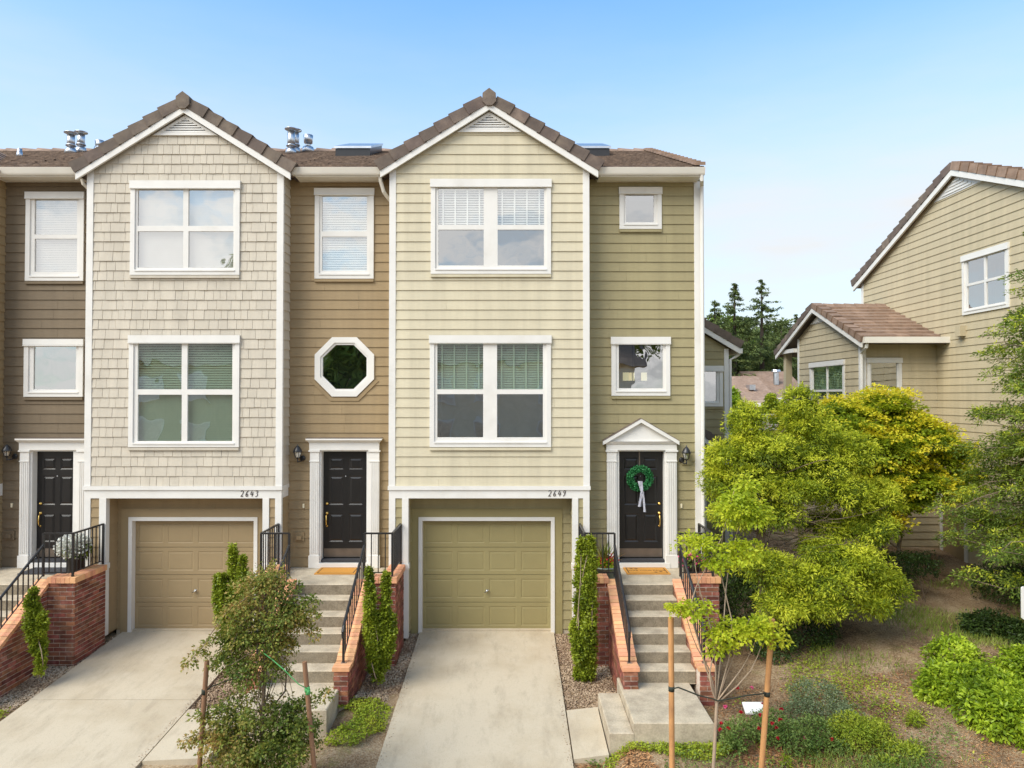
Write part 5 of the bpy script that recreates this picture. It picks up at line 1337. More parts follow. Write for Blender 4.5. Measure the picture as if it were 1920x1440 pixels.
S, O = in_lobes(hl, 2300, rng, .3, .35)
V1, F1 = sprays(S, O, 54, .14, .026, .062, .020, .5, .35, rng, .5)
S, O = in_lobes(hl, 760, rng, .9, .9); V3, F3 = sprays(S+O*.05, O+[0,0,.3], 30, .11, .03, .07, .020, .4, .25, rng, .5)
S, O = in_lobes(hl, 260, rng, .2, .0); V2, F2 = sprays(S, O, 40, .15, .03, .06, .026, .5, .4, rng)
wd = MB(); tk = [(xb,Yh,zb-.1),(xb+.04,Yh,zb+.8),(xb-.05,Yh+.05,zb+1.7),(xb+.05,Yh+.1,zb+2.7),(xb+.1,Yh+.1,zb+3.6)]
wd.tube(tk, [.13,.115,.09,.06,.03], 10, cap=False)
for k in range(60):
    l = hl[rng.integers(len(hl))]; e = np.array(l[:3])+rng.normal(0,.45,3)*np.array(l[3:]); hz = np.clip(e[2]-.35, zb+.3, zb+3.5); q_ = (hz-zb)/3.6
    limb_mesh(wd, np.array([xb+.06*q_, Yh+.1*q_, hz])+rng.normal(0,.03,3), e-np.array([0,0,.05]), .013, .003, rng, -.06, 5)
for k in range(150):      # bare inner twigs
    s0 = at(rng.uniform(1420,1470), rng.uniform(930,1090), 12.9+rng.uniform(-.1,.1)); e = s0+np.array([rng.uniform(-.3,1.3), rng.uniform(-.7,.3), rng.uniform(-.35,.35)])
    limb_mesh(wd, s0, e, .007, .002, rng, -.05, 4)
V_, F_ = merge([(V1,F1),(V2,F2)])
ct_ = plant('cypress_tree', (xb,Yh,zb), 'big lime green hinoki cypress right of the brick steps', 'tree', V_, F_, LM['hinoki'], wd, M['bark'])

link('new_growth', fast_mesh('new_growth', V3, F3), LM['tips'], ct_)
# ---------------------------------------------------------------- golden maple behind it
rng = np.random.default_rng(12)
Ym = 15.6; xb = PX(1655, Ym, 1050); zb = gz(xb, Ym)
ml_ = [L_(1560,800,15.6,.85,.8,.42), L_(1660,770,15.8,.6,.7,.38), L_(1620,840,15.5,1.0,.9,.36), L_(1720,830,15.6,.75,.8,.38), L_(1775,870,15.5,.5,.6,.22), L_(1690,900,15.4,.85,.8,.28),
       L_(1510,850,15.6,.6,.6,.34), L_(1740,920,15.2,.6,.6,.20), L_(1650,985,15.0,.42,.5,.12), L_(1600,910,15.3,.6,.6,.26), L_(1580,770,15.8,.35,.4,.22)]
ml_ += [L_(1500,800,15.6,.5,.6,.3), L_(1800,900,15.4,.42,.5,.16), L_(1545,880,15.4,.6,.6,.24), L_(1690,800,15.7,.5,.6,.3), L_(1790,850,15.5,.3,.4,.15), L_(1660,940,15.2,.6,.6,.16)]
ml_ = [(a,b,c,d*1.1,e*1.1,f*1.12) for a,b,c,d,e,f in ml_]
S, O = in_lobes(ml_, 1150, rng, .35, .35)
V_, F_ = sprays(S, O, 62, .21, .022, .070, .050, .85, .30, rng, .32)
wd = MB()
for dx in (-.06, .05, .14):
    top = np.array([xb+dx*6, Ym+rng.normal(0,.1), zb+2.2]); p = limb_mesh(wd, (xb+dx,Ym,zb-.1), top, .05, .03, rng, 0, 7)
    for k in range(9):
        l = ml_[rng.integers(len(ml_))]; limb_mesh(wd, p[rng.integers(2,6)], np.array(l[:3])+rng.normal(0,.3,3)*np.array(l[3:]), .02, .004, rng, .05)
S, O = in_lobes(ml_, 620, rng, .92, 1.0); V3, F3 = sprays(S+O*.05+[0,0,.03], O+[0,0,.4], 40, .20, .025, .070, .048, .85, .25, rng, .35)
mt_ = plant('maple_tree', (xb,Ym,zb), 'golden yellow maple behind the cypress before the khaki house', 'tree', V_, F_, LM['maple'], wd, M['bark_pale'])

link('new_growth', fast_mesh('new_growth', V3, F3), LM['gold'], mt_)
# ---------------------------------------------------------------- fir-like tree on the right edge
rng = np.random.default_rng(13)
xt, yt_ = 10.15, 12.3; zb = gz(xt, yt_); wd = MB(); tk = [(xt,yt_,zb-.1),(xt+.05,yt_,zb+2),(xt,yt_,zb+4.2),(xt+.03,yt_,zb+7.9)]
wd.tube(tk, [.16,.13,.09,.03], 10, cap=False); SS, OO = [], []
for k in range(330):
    t = rng.random()**.9; h = .9+6.9*t; rl = (2.1*(1-t)**.6+.35)*rng.uniform(.65,1.1); a = rng.uniform(0,2*np.pi)
    dr = np.array([math.cos(a), math.sin(a), rng.uniform(-.05,.18)]); e = np.array([xt,yt_,zb+h])+dr*rl
    limb_mesh(wd, (xt,yt_,zb+h-.1), e, .02, .004, rng, .06)
    m = int(4+rl*5); q = np.linspace(.28,1.03,m)[:,None]; SS.append(np.array([xt,yt_,zb+h])+dr*rl*q+rng.normal(0,.09,(m,3))*np.array([1,1,.5])+np.array([0,0,.06])*np.sin(np.pi*q)); OO.append(np.repeat(dr[None],m,0))
S, O = np.concatenate(SS), np.concatenate(OO)
V_, F_ = sprays(S, O, 58, .20, .026, .066, .024, .8, .30, rng, .42)
tp = S[rng.random(len(S)) < .45]; to = O[:len(tp)]*0+rng.normal(0,.5,(len(tp),3))+[0,0,.4]; V3, F3 = sprays(tp+[0,0,.05], to, 22, .11, .018, .06, .020, .8, .25, rng, .4)
ft_ = plant('fir_tree', (xt,yt_,zb), 'tall dark layered conifer at the right picture edge', 'tree', V_, F_, LM['hemlock'], wd, M['bark'])

link('new_growth', fast_mesh('new_growth', V3, F3), LM['tips'], ft_)
# ---------------------------------------------------------------- young staked katsura
rng = np.random.default_rng(14)
Yk = 8.7; p0 = at(1338,1438,Yk); zb = gz(p0[0], Yk); wd = MB()
fork = at(1344,1318,Yk); wd.tube([(p0[0]-.02,Yk,zb-.05),tuple(p0),tuple(fork)], [.024,.022,.02], 8, cap=False)
tips = [at(1352,1010,Yk), at(1400,950,Yk+.1), at(1300,1020,Yk), at(1425,1180,Yk-.1), at(1460,1185,Yk), at(1285,1150,Yk), at(1345,1180,Yk+.1), at(1405,1160,Yk+.1), at(1378,915,Yk)]
for e in tips: limb_mesh(wd, fork+rng.normal(0,.008,3), e, .011, .004, rng, .04, 5, 6)
kl = [L_(1385,955,8.75,.30,.3,.20), L_(1420,965,8.8,.15,.2,.13), L_(1315,1020,8.7,.27,.25,.12), L_(1390,1030,8.7,.26,.25,.12), L_(1350,1050,8.7,.22,.22,.08),
      L_(1300,1140,8.65,.26,.2,.08), L_(1375,1180,8.7,.36,.3,.13), L_(1425,1175,8.7,.26,.25,.10), L_(1455,1195,8.7,.12,.15,.06), L_(1275,1135,8.65,.14,.12,.05), L_(1350,1210,8.6,.18,.18,.06), L_(1400,905,8.75,.12,.14,.12), L_(1370,930,8.75,.14,.14,.1)]
kl = [(a,b,c,d*1.12,e*1.1,f*1.15) for a,b,c,d,e,f in kl]
S, O = in_lobes(kl, 420, rng, .2, .2)
V_, F_ = sprays(S, O, 17, .095, .012, .050, .033, .8, .5, rng, .35)
plant('katsura_sapling', (p0[0],Yk,zb), 'slim lime leaved sapling tied between two orange stakes', 'tree', V_, F_, LM['katsura'], wd, M['bark_pale'])
def stake(pt, pb, Y, r, label, mt, grp):
    a = at(*pt, Y); b = at(*pb, Y); d = (b-a)/np.linalg.norm(b-a); zb = gz(b[0], Y)-.2; b = a+d*((a[2]-zb)/(-d[2]))
    t = thing('tree_stake', tuple(b), label, 'stake', grp)
    m = MB(); m.tube([tuple(b), tuple(a), tuple(a-d*.004)], [r, r, r*.86], 12); m.build('pole', M[mt], t, False)
    return a, d
stake((1258,1158), (1260,1438), 8.7, .034, 'straight orange stake left of the lime sapling', 'wood', 'orange tree stakes')
stake((1448,1161), (1428,1438), 8.7, .034, 'tilted orange stake right of the lime sapling', 'wood', 'orange tree stakes')
def tie(label, pts, Y, r, mt, rings):
    c = [tuple(at(px,py,Y+dy)) for px, py, dy in pts]
    t = thing('tree_tie', c[0], label, 'strap')
    m = MB(); m.tube(c, r, 6); m.build('strap', M[mt], t, True)
    for (px, py, rr_) in rings:
        p = at(px, py, Y); MB().lathe((p[0],p[1],p[2]-.03), [(rr_,0),(rr_*1.03,.03),(rr_,.06)], 12).build('loop', M[mt], t, True)
tie('black tie strap holding the lime sapling to its stakes', [(1262,1291,-.035),(1272,1289,-.04),(1285,1294,-.03),(1310,1304,-.02),(1335,1310,-.02),(1346,1314,-.025),(1370,1310,-.02),(1400,1304,-.02),(1436,1300,-.035)], 8.7, .009, 'strap', [(1259,1291,.037),(1438,1301,.037)])

# ---------------------------------------------------------------- bronze-tipped young tree, left foreground
rng = np.random.default_rng(15)
Yc = 8.7; p0 = at(490,1440,Yc); zb = gz(p0[0], Yc); wd = MB()
trk = [(p0[0],Yc,zb-.05), tuple(at(492,1350,Yc)), tuple(at(498,1230,Yc)), tuple(at(505,1110,Yc)), tuple(at(505,1065,Yc))]
wd.tube(trk, [.026,.024,.02,.012,.005], 8, cap=False)
cl = [L_(480,1110,8.75,.30,.3,.20), L_(505,1090,8.7,.24,.25,.22), L_(455,1150,8.7,.25,.28,.20), L_(530,1155,8.7,.26,.25,.16), L_(490,1190,8.7,.36,.3,.18), L_(430,1240,8.65,.26,.25,.10), L_(480,1260,8.65,.36,.3,.16),
      L_(520,1215,8.7,.22,.25,.14), L_(470,1330,8.6,.50,.4,.13), L_(545,1345,8.6,.32,.3,.13), L_(480,1395,8.6,.58,.45,.22), L_(420,1380,8.55,.30,.3,.14), L_(540,1400,8.6,.35,.35,.20), L_(470,1450,8.6,.6,.5,.2), L_(440,1205,8.7,.16,.2,.12)]
br_t = [at(357,1238,8.6), at(588,1125,8.7), at(592,1150,8.65), at(585,1185,8.7), at(345,1385,8.5), at(610,1300,8.6), at(410,1195,8.7), at(370,1340,8.5), at(600,1360,8.6), at(555,1100,8.8)]
for e in br_t:
    s = np.array(trk[rng.integers(1,4)]); s[2] = min(s[2], e[2]-.05) if rng.random() < .5 else s[2]; limb_mesh(wd, s, e, .010, .003, rng, .04)
    q = np.linspace(.35,1.0,9)[:,None]; cl += [(*(s+(e-s)*float(t_)), .075,.08,.045) for t_ in np.linspace(.35,1,7)]
cl[:15] = [(a,b,c,d*1.12,e*1.1,f*1.15) for a,b,c,d,e,f in cl[:15]]
for k in range(46):
    l = cl[rng.integers(15)]; limb_mesh(wd, trk[rng.integers(1,4)], np.array(l[:3])+rng.normal(0,.5,3)*np.array(l[3:]), .007, .002, rng, .04, 4)
S, O = in_lobes(cl, 1200, rng, .15, .2)
V_, F_ = sprays(S, O, 24, .085, .024, .042, .026, .6, .4, rng, .5)
plant('crape_myrtle', (p0[0],Yc,zb), 'bushy young tree with bronze leaf tips between weathered stakes', 'tree', V_, F_, LM['crape'], wd, M['bark'])
stake((388,1240), (374,1438), 8.5, .028, 'weathered stake left of the bronze-tipped tree', 'wood_old', 'weathered tree stakes')
stake((571,1241), (589,1438), 8.5, .028, 'leaning weathered stake right of the bronze-tipped tree', 'wood_old', 'weathered tree stakes')
tie('green twine from the leaning stake into the bronze-tipped tree', [(576,1291,-.03),(560,1283,-.05),(535,1258,-.08),(512,1238,-.05),(495,1225,0)], 8.5, .006, 'twine', [(576,1292,.031),(577,1297,.030)])
tie('dark tie strap on the stake left of the bronze-tipped tree', [(381,1297,-.03),(400,1286,.05),(430,1275,.1),(470,1268,.15)], 8.5, .008, 'strap', [(383,1297,.031)])

# ---------------------------------------------------------------- columnar shrubs
def column(label, seed, Y, base_px, stems, n=150):
    """stems: list of (px_low, py_low, px_top, py_top, radius)"""
    rng = np.random.default_rng(seed); b = at(*base_px, Y); wd = MB(); SS, OO = [], []
    for (xl, yl, xt_, yt2, r) in stems:
        a, e = at(xl,yl,Y+rng.normal(0,.05)), at(xt_,yt2,Y+rng.normal(0,.06)); limb_mesh(wd, b+rng.normal(0,.02,3)*[1,1,0], e-np.array([0,0,.05]), .012, .004, rng, 0)
        m = int(n*np.linalg.norm(e-a)/.9); t = rng.random(m); prof = np.clip(np.sin(np.pi*np.clip(t*.86+.10,0,1)),.08,1)**.7
        ax = rng.normal(0,1,(m,3)); ax[:,2] = 0; ax = nrm(ax)
        SS.append(a+(e-a)*t[:,None]+ax*(prof*r*.8*rng.uniform(.3,1.1,m))[:,None]); OO.append(ax*.5+UPV*.9)
    S, O = np.concatenate(SS), np.concatenate(OO)
    V_, F_ = sprays(S, O, 13, .045, .022, .050, .030, .25, .05, rng, .6)
    plant('columnar_shrub', (b[0],Y,gz(b[0],Y)), label, 'shrub', V_, F_, LM['column'], wd, M['bark_pale'], 'narrow columnar shrubs', 'foliage', 'stems')
column('slim two-column shrub beside the steps to the wreathed door', 21, 11.9, (1100,1283), [(1085,1270,1090,1010,.10),(1108,1270,1108,1005,.10),(1098,1275,1102,1080,.14),(1085,1240,1078,1165,.10)], 230)
column('three-column upright shrub before the middle brick pillar', 22, 11.6, (708,1283), [(700,1260,692,1068,.085),(722,1255,724,1075,.09),(708,1275,708,1150,.14),(728,1230,735,1150,.10),(697,1230,690,1130,.10)], 230)
column('drooping columnar shrub before the brick steps at the left edge', 23, 11.6, (76,1268), [(66,1225,62,1105,.085),(60,1200,55,1120,.09),(76,1195,80,1150,.075),(74,1262,80,1200,.055)], 200)
column('columnar shrub half hidden behind the bronze-tipped tree', 24, 12.2, (444,1235), [(440,1200,436,1022,.09),(425,1200,416,1075,.075),(452,1200,455,1045,.08),(440,1220,440,1090,.16),(410,1150,408,1080,.06)], 200)

# ---------------------------------------------------------------- shrubs in the right garden
def bush(name, label, seed, lobes, n, nl, rad, L, W, lm, up=.4, droop=.25, lo=.5, group=None, jit=.45, stem=True):
    rng = np.random.default_rng(seed); S, O = in_lobes(lobes, n, rng, lo, .35); wd = MB()
    c = np.array(lobes[0][:3]); b = np.array([c[0], c[1], gz(c[0],c[1])])
    keep = S[:,2] > ground_z(S[:,0], S[:,1])+.01; S, O = S[keep], O[keep]
    V_, F_ = sprays(S, O, nl, rad, rad*.25, L, W, up, droop, rng, jit)
    if stem:
        for k in range(8):
            l = lobes[rng.integers(len(lobes))]; bb = np.array([l[0],l[1],gz(l[0],l[1])-.03]); limb_mesh(wd, bb+rng.normal(0,.04,3)*[1,1,0], np.array(l[:3])+rng.normal(0,.4,3)*np.array(l[3:]), .010, .004, rng)
    return plant(name, tuple(b), label, 'shrub', V_, F_, LM[lm], wd, M['bark'], group, 'foliage', 'stems')
def G(px, Y, h, rx, ry, rz):       # lobe standing on the ground at column px
    x = PX(px, Y, 1200); return (x, Y, gz(x,Y)+h, rx, ry, rz)
bush('laurel_hedge', 'bright green laurel mound running down the right bank', 31, [G(1790,11.3,.25,.42,.45,.36), G(1775,10.7,.18,.38,.4,.30), G(1835,10.4,.2,.5,.45,.34), G(1850,9.9,.2,.5,.45,.33), G(1905,9.6,.2,.55,.45,.34), G(1880,10.2,.2,.5,.5,.3), G(1960,9.4,.2,.5,.45,.34), G(1748,10.6,.12,.22,.25,.2)], 1500, 14, .085, .072, .034, 'hedge', .5, .3, .55)
bush('laurel_bush', 'bright green laurel bush cut by the right picture edge', 32, [G(1925,11.1,.2,.42,.4,.33), G(1960,10.9,.2,.5,.4,.3)], 420, 14, .085, .072, .034, 'hedge', .5, .3, .55)
bush('grey_green_shrub', 'low grey-green shrub right of the tilted orange stake', 33, [G(1530,10.6,.2,.42,.4,.30), G(1500,10.3,.15,.32,.35,.25), G(1575,10.2,.12,.35,.35,.22)], 330, 20, .075, .036, .016, 'grey', .4, .15, .35)
bush('lime_shrub', 'round yellow-green shrub low on the right bank', 34, [G(1600,9.75,.16,.34,.32,.25), G(1640,9.8,.1,.22,.22,.18)], 240, 20, .065, .038, .017, 'lime', .4, .2, .4)
bush('weed_clump', 'small leafy weed clump alone on the bare soil', 35, [G(1715,10.0,.04,.12,.12,.12)], 26, 12, .06, .075, .022, 'lime', .3, .2, .2)
bush('low_weeds', 'spreading green weeds beside the yellow-green shrub', 36, [G(1690,9.55,.02,.35,.2,.08), G(1720,9.35,.02,.2,.2,.08), G(1665,9.3,.02,.25,.2,.07)], 120, 14, .07, .05, .02, 'lime', .5, .2, .1, stem=False)
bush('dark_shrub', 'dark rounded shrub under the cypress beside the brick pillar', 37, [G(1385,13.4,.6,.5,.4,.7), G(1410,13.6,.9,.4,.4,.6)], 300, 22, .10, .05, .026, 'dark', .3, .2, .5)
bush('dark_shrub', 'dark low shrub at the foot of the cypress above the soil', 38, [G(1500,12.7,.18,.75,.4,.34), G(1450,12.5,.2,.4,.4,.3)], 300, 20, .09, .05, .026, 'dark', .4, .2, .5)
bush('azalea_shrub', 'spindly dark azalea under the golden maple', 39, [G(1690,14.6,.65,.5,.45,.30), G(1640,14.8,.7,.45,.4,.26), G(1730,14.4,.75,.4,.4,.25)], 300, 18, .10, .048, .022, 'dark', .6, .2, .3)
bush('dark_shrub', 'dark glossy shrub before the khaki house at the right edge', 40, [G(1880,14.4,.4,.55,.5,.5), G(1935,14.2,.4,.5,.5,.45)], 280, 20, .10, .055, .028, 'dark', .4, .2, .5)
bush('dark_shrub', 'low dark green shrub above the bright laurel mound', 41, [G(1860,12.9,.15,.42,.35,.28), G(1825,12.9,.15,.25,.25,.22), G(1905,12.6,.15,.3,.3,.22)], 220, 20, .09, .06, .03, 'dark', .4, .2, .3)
# roses
rng = np.random.default_rng(42)
rl = [G(1390,9.75,.14,.30,.3,.20), G(1440,9.9,.16,.32,.3,.22), G(1480,9.7,.14,.34,.3,.20), G(1530,9.9,.14,.34,.3,.20), G(1370,9.55,.08,.2,.2,.13), G(1550,9.6,.08,.3,.22,.15)]
rb = bush('rose_bush', 'low rose bush with scattered red flowers by the tilted stake', 43, rl, 430, 18, .075, .036, .021, 'rose', .5, .2, .35)
fl = [(1352,1357),(1350,1368),(1366,1365),(1430,1320),(1409,1290),(1455,1365),(1463,1350),(1390,1336),(1423,1366),(1458,1385),(1510,1384),(1560,1386),(1465,1330),(1425,1340),(1390,1400),(1448,1356),(1360,1325),(1382,1290)]
for k, (px, py) in enumerate(fl):
    Yf = 9.55+rng.uniform(-.05,.1); p = at(px,py,Yf); m = 14; S_ = np.repeat(p[None],m,0)
    D = rng.normal(0,1,(m,3))*[1,1,.5]+[0,-.4,.5]; V_, F_ = leaves(S_, D, rng.normal(0,.6,(m,3))+UPV, .034, .032)
    link('flower', fast_mesh('flower', V_, F_), LM['red_fl'] if k % 6 != 4 else LM['pink_fl'], rb)
bush('yellow_perennial', 'small yellow-leaved perennial in front of the roses', 44, [G(1470,9.25,.08,.07,.07,.10)], 22, 10, .04, .04, .014, 'maple', .2, .1, .2)

# ---------------------------------------------------------------- ground layer (uncountable)
def scatter(n, rng, x0, x1, y0, y1, test=None):
    x, y = rng.uniform(x0,x1,n), rng.uniform(y0,y1,n)
    if test is not None: k = test(x, y); x, y = x[k], y[k]
    return np.stack([x, y, ground_z(x, y)], 1)
def stuff(name, V, F, m, label, cat):
    o = link(name, fast_mesh(name, V, F), m); tag(o, label, cat, None, 'stuff'); return o
def nfield(x, y, s, seed):
    r = np.random.default_rng(seed); a = 0
    for k in range(5):
        q = r.uniform(-1,1,2)*s; a = a+np.sin(x*q[0]+y*q[1]+r.uniform(0,6))
    return a/5
rng = np.random.default_rng(50)
# pebble strips
OCT = np.array([[1,0,0],[-1,0,0],[0,1,0],[0,-1,0],[0,0,1],[0,0,-1.0]]); OF = np.array([[0,2,4],[2,1,4],[1,3,4],[3,0,4],[2,0,5],[1,2,5],[3,1,5],[0,3,5]])
def pebbles(Pn, rng, s0=.010, s1=.026):
    n = len(Pn); sz = rng.uniform(s0,s1,n); sc = rng.uniform(.6,1.3,(n,3))*sz[:,None]; sc[:,2] *= .6; a = rng.uniform(0,6.28,n)
    v = OCT[None]*sc[:,None,:]; ca, sa = np.cos(a)[:,None], np.sin(a)[:,None]
    v = np.stack([v[...,0]*ca-v[...,1]*sa, v[...,0]*sa+v[...,1]*ca, v[...,2]], -1)+rng.normal(0,.15,(n,6,3))*sz[:,None,None]+Pn[:,None,:]
    return v.reshape(-1,3), (np.arange(n)[:,None,None]*6+OF[None]).reshape(-1,3)
pb = [scatter(5200, rng, .83, 1.68, 10.9, 13.85, lambda x, y: ~((x > 1.2) & (y > 12.45))), scatter(3800, rng, -2.46, -1.81, 11.1, 13.85, lambda x, y: ~((x < -2.03) & (y > 12.45))),
      scatter(3600, rng, -8.1, -7.56, 10.9, 13.8, lambda x, y: ~((x < -7.62) & (y > 12.45))), scatter(3000, rng, -4.94, -4.03, 10.95, 13.0, None)]
for q_ in pb:
    q_[:,2] += .012
parts = []
for lab, q_ in zip(('pebble strip beside the steps to the wreathed door','pebble strip beside the middle brick steps','pebble strip beside the left driveway','pebbles under the bronze-tipped tree'), pb):
    V_, F_ = pebbles(q_, rng); stuff('gravel', V_, F_, LM['pebble'], lab, 'gravel')
for lab, xe_ in (('grit along the left edge of the right driveway',-1.75),('grit along the right edge of the right driveway',.77),('grit along the right edge of the left driveway',-4.99)):
    m_ = 420; q_ = np.stack([xe_+rng.normal(0,.05,m_), rng.uniform(8,13.8,m_), np.zeros(m_)],1); q_[:,2] = -SLOPE*(13.9-q_[:,1])+.004; q_ = q_[(q_[:,0] > min(xe_-.05,xe_+.04)-.0) & (q_[:,0] < xe_+.06)]; V_, F_ = pebbles(q_, rng, .003, .010); stuff('gravel', V_, F_, LM['pebble'], lab, 'gravel')
# bark chips along the front, litter over the bank
C = scatter(16000, rng, .85, 5.0, 7.9, 9.75, lambda x, y: (nfield(x,y,3,5) > -.35) & ~((x > 1.3) & (x < 2.75) & (y > 9.65)) & ~((x < 1.3) & (y > 9.55)))
D = rng.normal(0,1,(len(C),3))*[1,1,.25]; V1, F1 = leaves(C+[0,0,.012], D, UPV+rng.normal(0,.25,(len(C),3)), rng.uniform(.03,.10,len(C)), .016, .1)
stuff('bark_mulch', V1, F1, LM['chips'], 'orange bark mulch along the front of the bed', 'mulch')
C = scatter(42000, rng, 2.9, 10.5, 8.2, 18, lambda x, y: nfield(x,y,2,6)+.5*nfield(x,y,6,16) > -.35)
D = rng.normal(0,1,(len(C),3))*[1,1,.2]; V1, F1 = leaves(C+[0,0,.006], D, UPV+rng.normal(0,.3,(len(C),3)), rng.uniform(.015,.05,len(C)), .014, .15)
stuff('leaf_litter', V1, F1, LM['litter'], 'dry leaf litter over the bare garden bank', 'litter')
C = scatter(5000, rng, -5.0, -1.82, 7.9, 10.6, lambda x, y: ((x > -2.6) | (y < 9.5)))
D = rng.normal(0,1,(len(C),3))*[1,1,.2]; V1, F1 = leaves(C+[0,0,.006], D, UPV+rng.normal(0,.3,(len(C),3)), rng.uniform(.012,.04,len(C)), .012, .15)
stuff('leaf_litter', V1, F1, LM['litter'], 'dry litter on the soil between the two driveways', 'litter')
C = scatter(30000, rng, 2.9, 8.5, 8.0, 11.5, lambda x, y: nfield(x,y,3,21)+.6*rng.random(len(x)) > .05)
D = rng.normal(0,1,(len(C),3))*[1,1,.3]; V1, F1 = leaves(C+[0,0,.008], D, UPV+rng.normal(0,.4,(len(C),3)), rng.uniform(.02,.075,len(C)), .009, .15)
stuff('bark_mulch', V1, F1, LM['chips'], 'scattered bark chips and straw over the near bed', 'mulch')
# grass tufts on the bank
C = scatter(46000, rng, 3.6, 10.3, 9.0, 15.5, lambda x, y: nfield(x,y,2.6,8)+.35*nfield(x,y,7,9)+.5*rng.random(len(x)) > .55)
n = len(C); D = rng.normal(0,.45,(n,3)); D[:,2] = 1; V1, F1 = leaves(C, D, rng.normal(0,1,(n,3)), rng.uniform(.05,.17,n), .010, .1)
stuff('grass', V1, F1, LM['grass'], 'patchy grass tufts on the garden bank', 'grass')
# creeping ground cover by the pad and between the drives
def cover(label, seed, x0, x1, y0, y1, n, test=None, lm='rose', h=.07):
    rng = np.random.default_rng(seed); C = scatter(n, rng, x0, x1, y0, y1, test); m = len(C); C[:,2] += rng.uniform(.01,h,m)
    D = rng.normal(0,1,(m,3)); D[:,2] = np.abs(D[:,2])*.5; V1, F1 = leaves(C, D, UPV+rng.normal(0,.45,(m,3)), rng.uniform(.02,.05,m), .024)
    stuff('ground_cover', V1, F1, LM[lm], label, 'ground cover')
cover('leafy ground cover along the front of the concrete pad', 61, 1.25, 2.95, 9.1, 9.68, 5200, lambda x, y: nfield(x,y,5,3)+(y-9.3)*1.6 > -.05, 'lime')
cover('leafy ground cover among the mulch by the stakes', 62, 1.0, 4.4, 8.3, 9.6, 5200, lambda x, y: nfield(x,y,4,4) > .25, 'rose')
cover('bright creeping ground cover between steps and right driveway', 63, -2.62, -1.84, 9.75, 11.0, 4200, lambda x, y: nfield(x,y,4,7)+(y-10.1)*1.0 > .0, 'lime')
cover('patch of moss and weeds left of the left driveway', 64, -8.7, -7.62, 9.9, 10.9, 2400, lambda x, y: nfield(x,y,4,2) > .0, 'lime')
cover('low green weeds spread over the right garden bank', 65, 3.3, 8.6, 8.6, 13.0, 26000, lambda x, y: nfield(x,y,3.2,33)+.5*nfield(x,y,8,34)+.45*np.random.default_rng(3).random(len(x)) > .62, 'lime', .06)
cover('sparse weeds along the foot of the roses and mulch', 66, 2.9, 6.0, 8.4, 9.8, 9000, lambda x, y: nfield(x,y,4,35)+.5*np.random.default_rng(4).random(len(x)) > .5, 'rose', .08)

# ================================================================== small things
def pot_plant(name, label, x, y, z, r, h, mt, taper=.75):
    t = thing(name, (x,y,z), label, 'planter', 'potted flowers')
    MB().lathe((x,y,z), [(r*taper,0),(r,h*.9),(r*1.08,h*.9),(r*1.08,h),(r*.95,h),(r*.9,h*.85)], 20).build('pot', mt, t, True)
    return t
M['pot_dark'] = mat('charcoal_pot', (.035,.035,.038), .5, .1, 8)
M['pot_green'] = mat('grey_green_glazed_pot', (.20,.24,.20), .4, .15, 8)
def tuft(t, name, c, n, r, L, W, lm, seed, up=.6, flat=1.0):
    rng = np.random.default_rng(seed); d = nrm(rng.normal(0,1,(n,3))+[0,0,up]); C = np.array(c)+d*(np.array([r,r,r*flat])*rng.uniform(.4,1,(n,1)))
    V_, F_ = leaves(C, d+rng.normal(0,.5,(n,3)), d+rng.normal(0,.4,(n,3)), L, W); link(name, fast_mesh(name, V_, F_), LM[lm], t)
x = PX(143,13.05,1050); t = pot_plant('flower_pot', 'tall charcoal pot of white flowers on the left landing', x, 13.05, ZL, .15, .40, M['pot_dark'], .8)
tuft(t, 'foliage', (x,13.05,ZL+.48), 700, .22, .07, .04, 'hedge', 1, .6, .8); tuft(t, 'flowers', (x-.02,13.0,ZL+.58), 1500, .29, .05, .045, 'white_fl', 2, .5, .75)
x = PX(1135,12.95,1060); t = pot_plant('planter_bowl', 'grey-green bowl of red flowers left of the wreathed door', x, 12.95, ZL, .21, .24, M['pot_green'], .7)
tuft(t, 'foliage', (x,12.95,ZL+.26), 520, .19, .07, .035, 'hedge', 3, .5, .6); tuft(t, 'flowers', (x,12.9,ZL+.34), 130, .23, .035, .032, 'red_fl', 4, .5, .6)
rng = np.random.default_rng(5); n = 60; d = nrm(rng.normal(0,.5,(n,3))+[0,0,1.1]); V_, F_ = leaves(np.array([x,12.95,ZL+.25])+rng.normal(0,.03,(n,3)), d, rng.normal(0,1,(n,3)), rng.uniform(.3,.52,n), .014); link('spiky_leaves', fast_mesh('spiky_leaves', V_, F_), LM['crape'], t)
x = PX(1298,12.95,1060); t = pot_plant('flower_pot', 'dark pot of pink flowers right of the wreathed door', x, 12.95, ZL, .17, .28, M['pot_dark'], .75)
tuft(t, 'foliage', (x,12.95,ZL+.32), 520, .19, .07, .035, 'rose', 6, .5, .6); tuft(t, 'flowers', (x-.03,12.88,ZL+.36), 150, .25, .035, .032, 'pink_fl', 7, .4, .6)

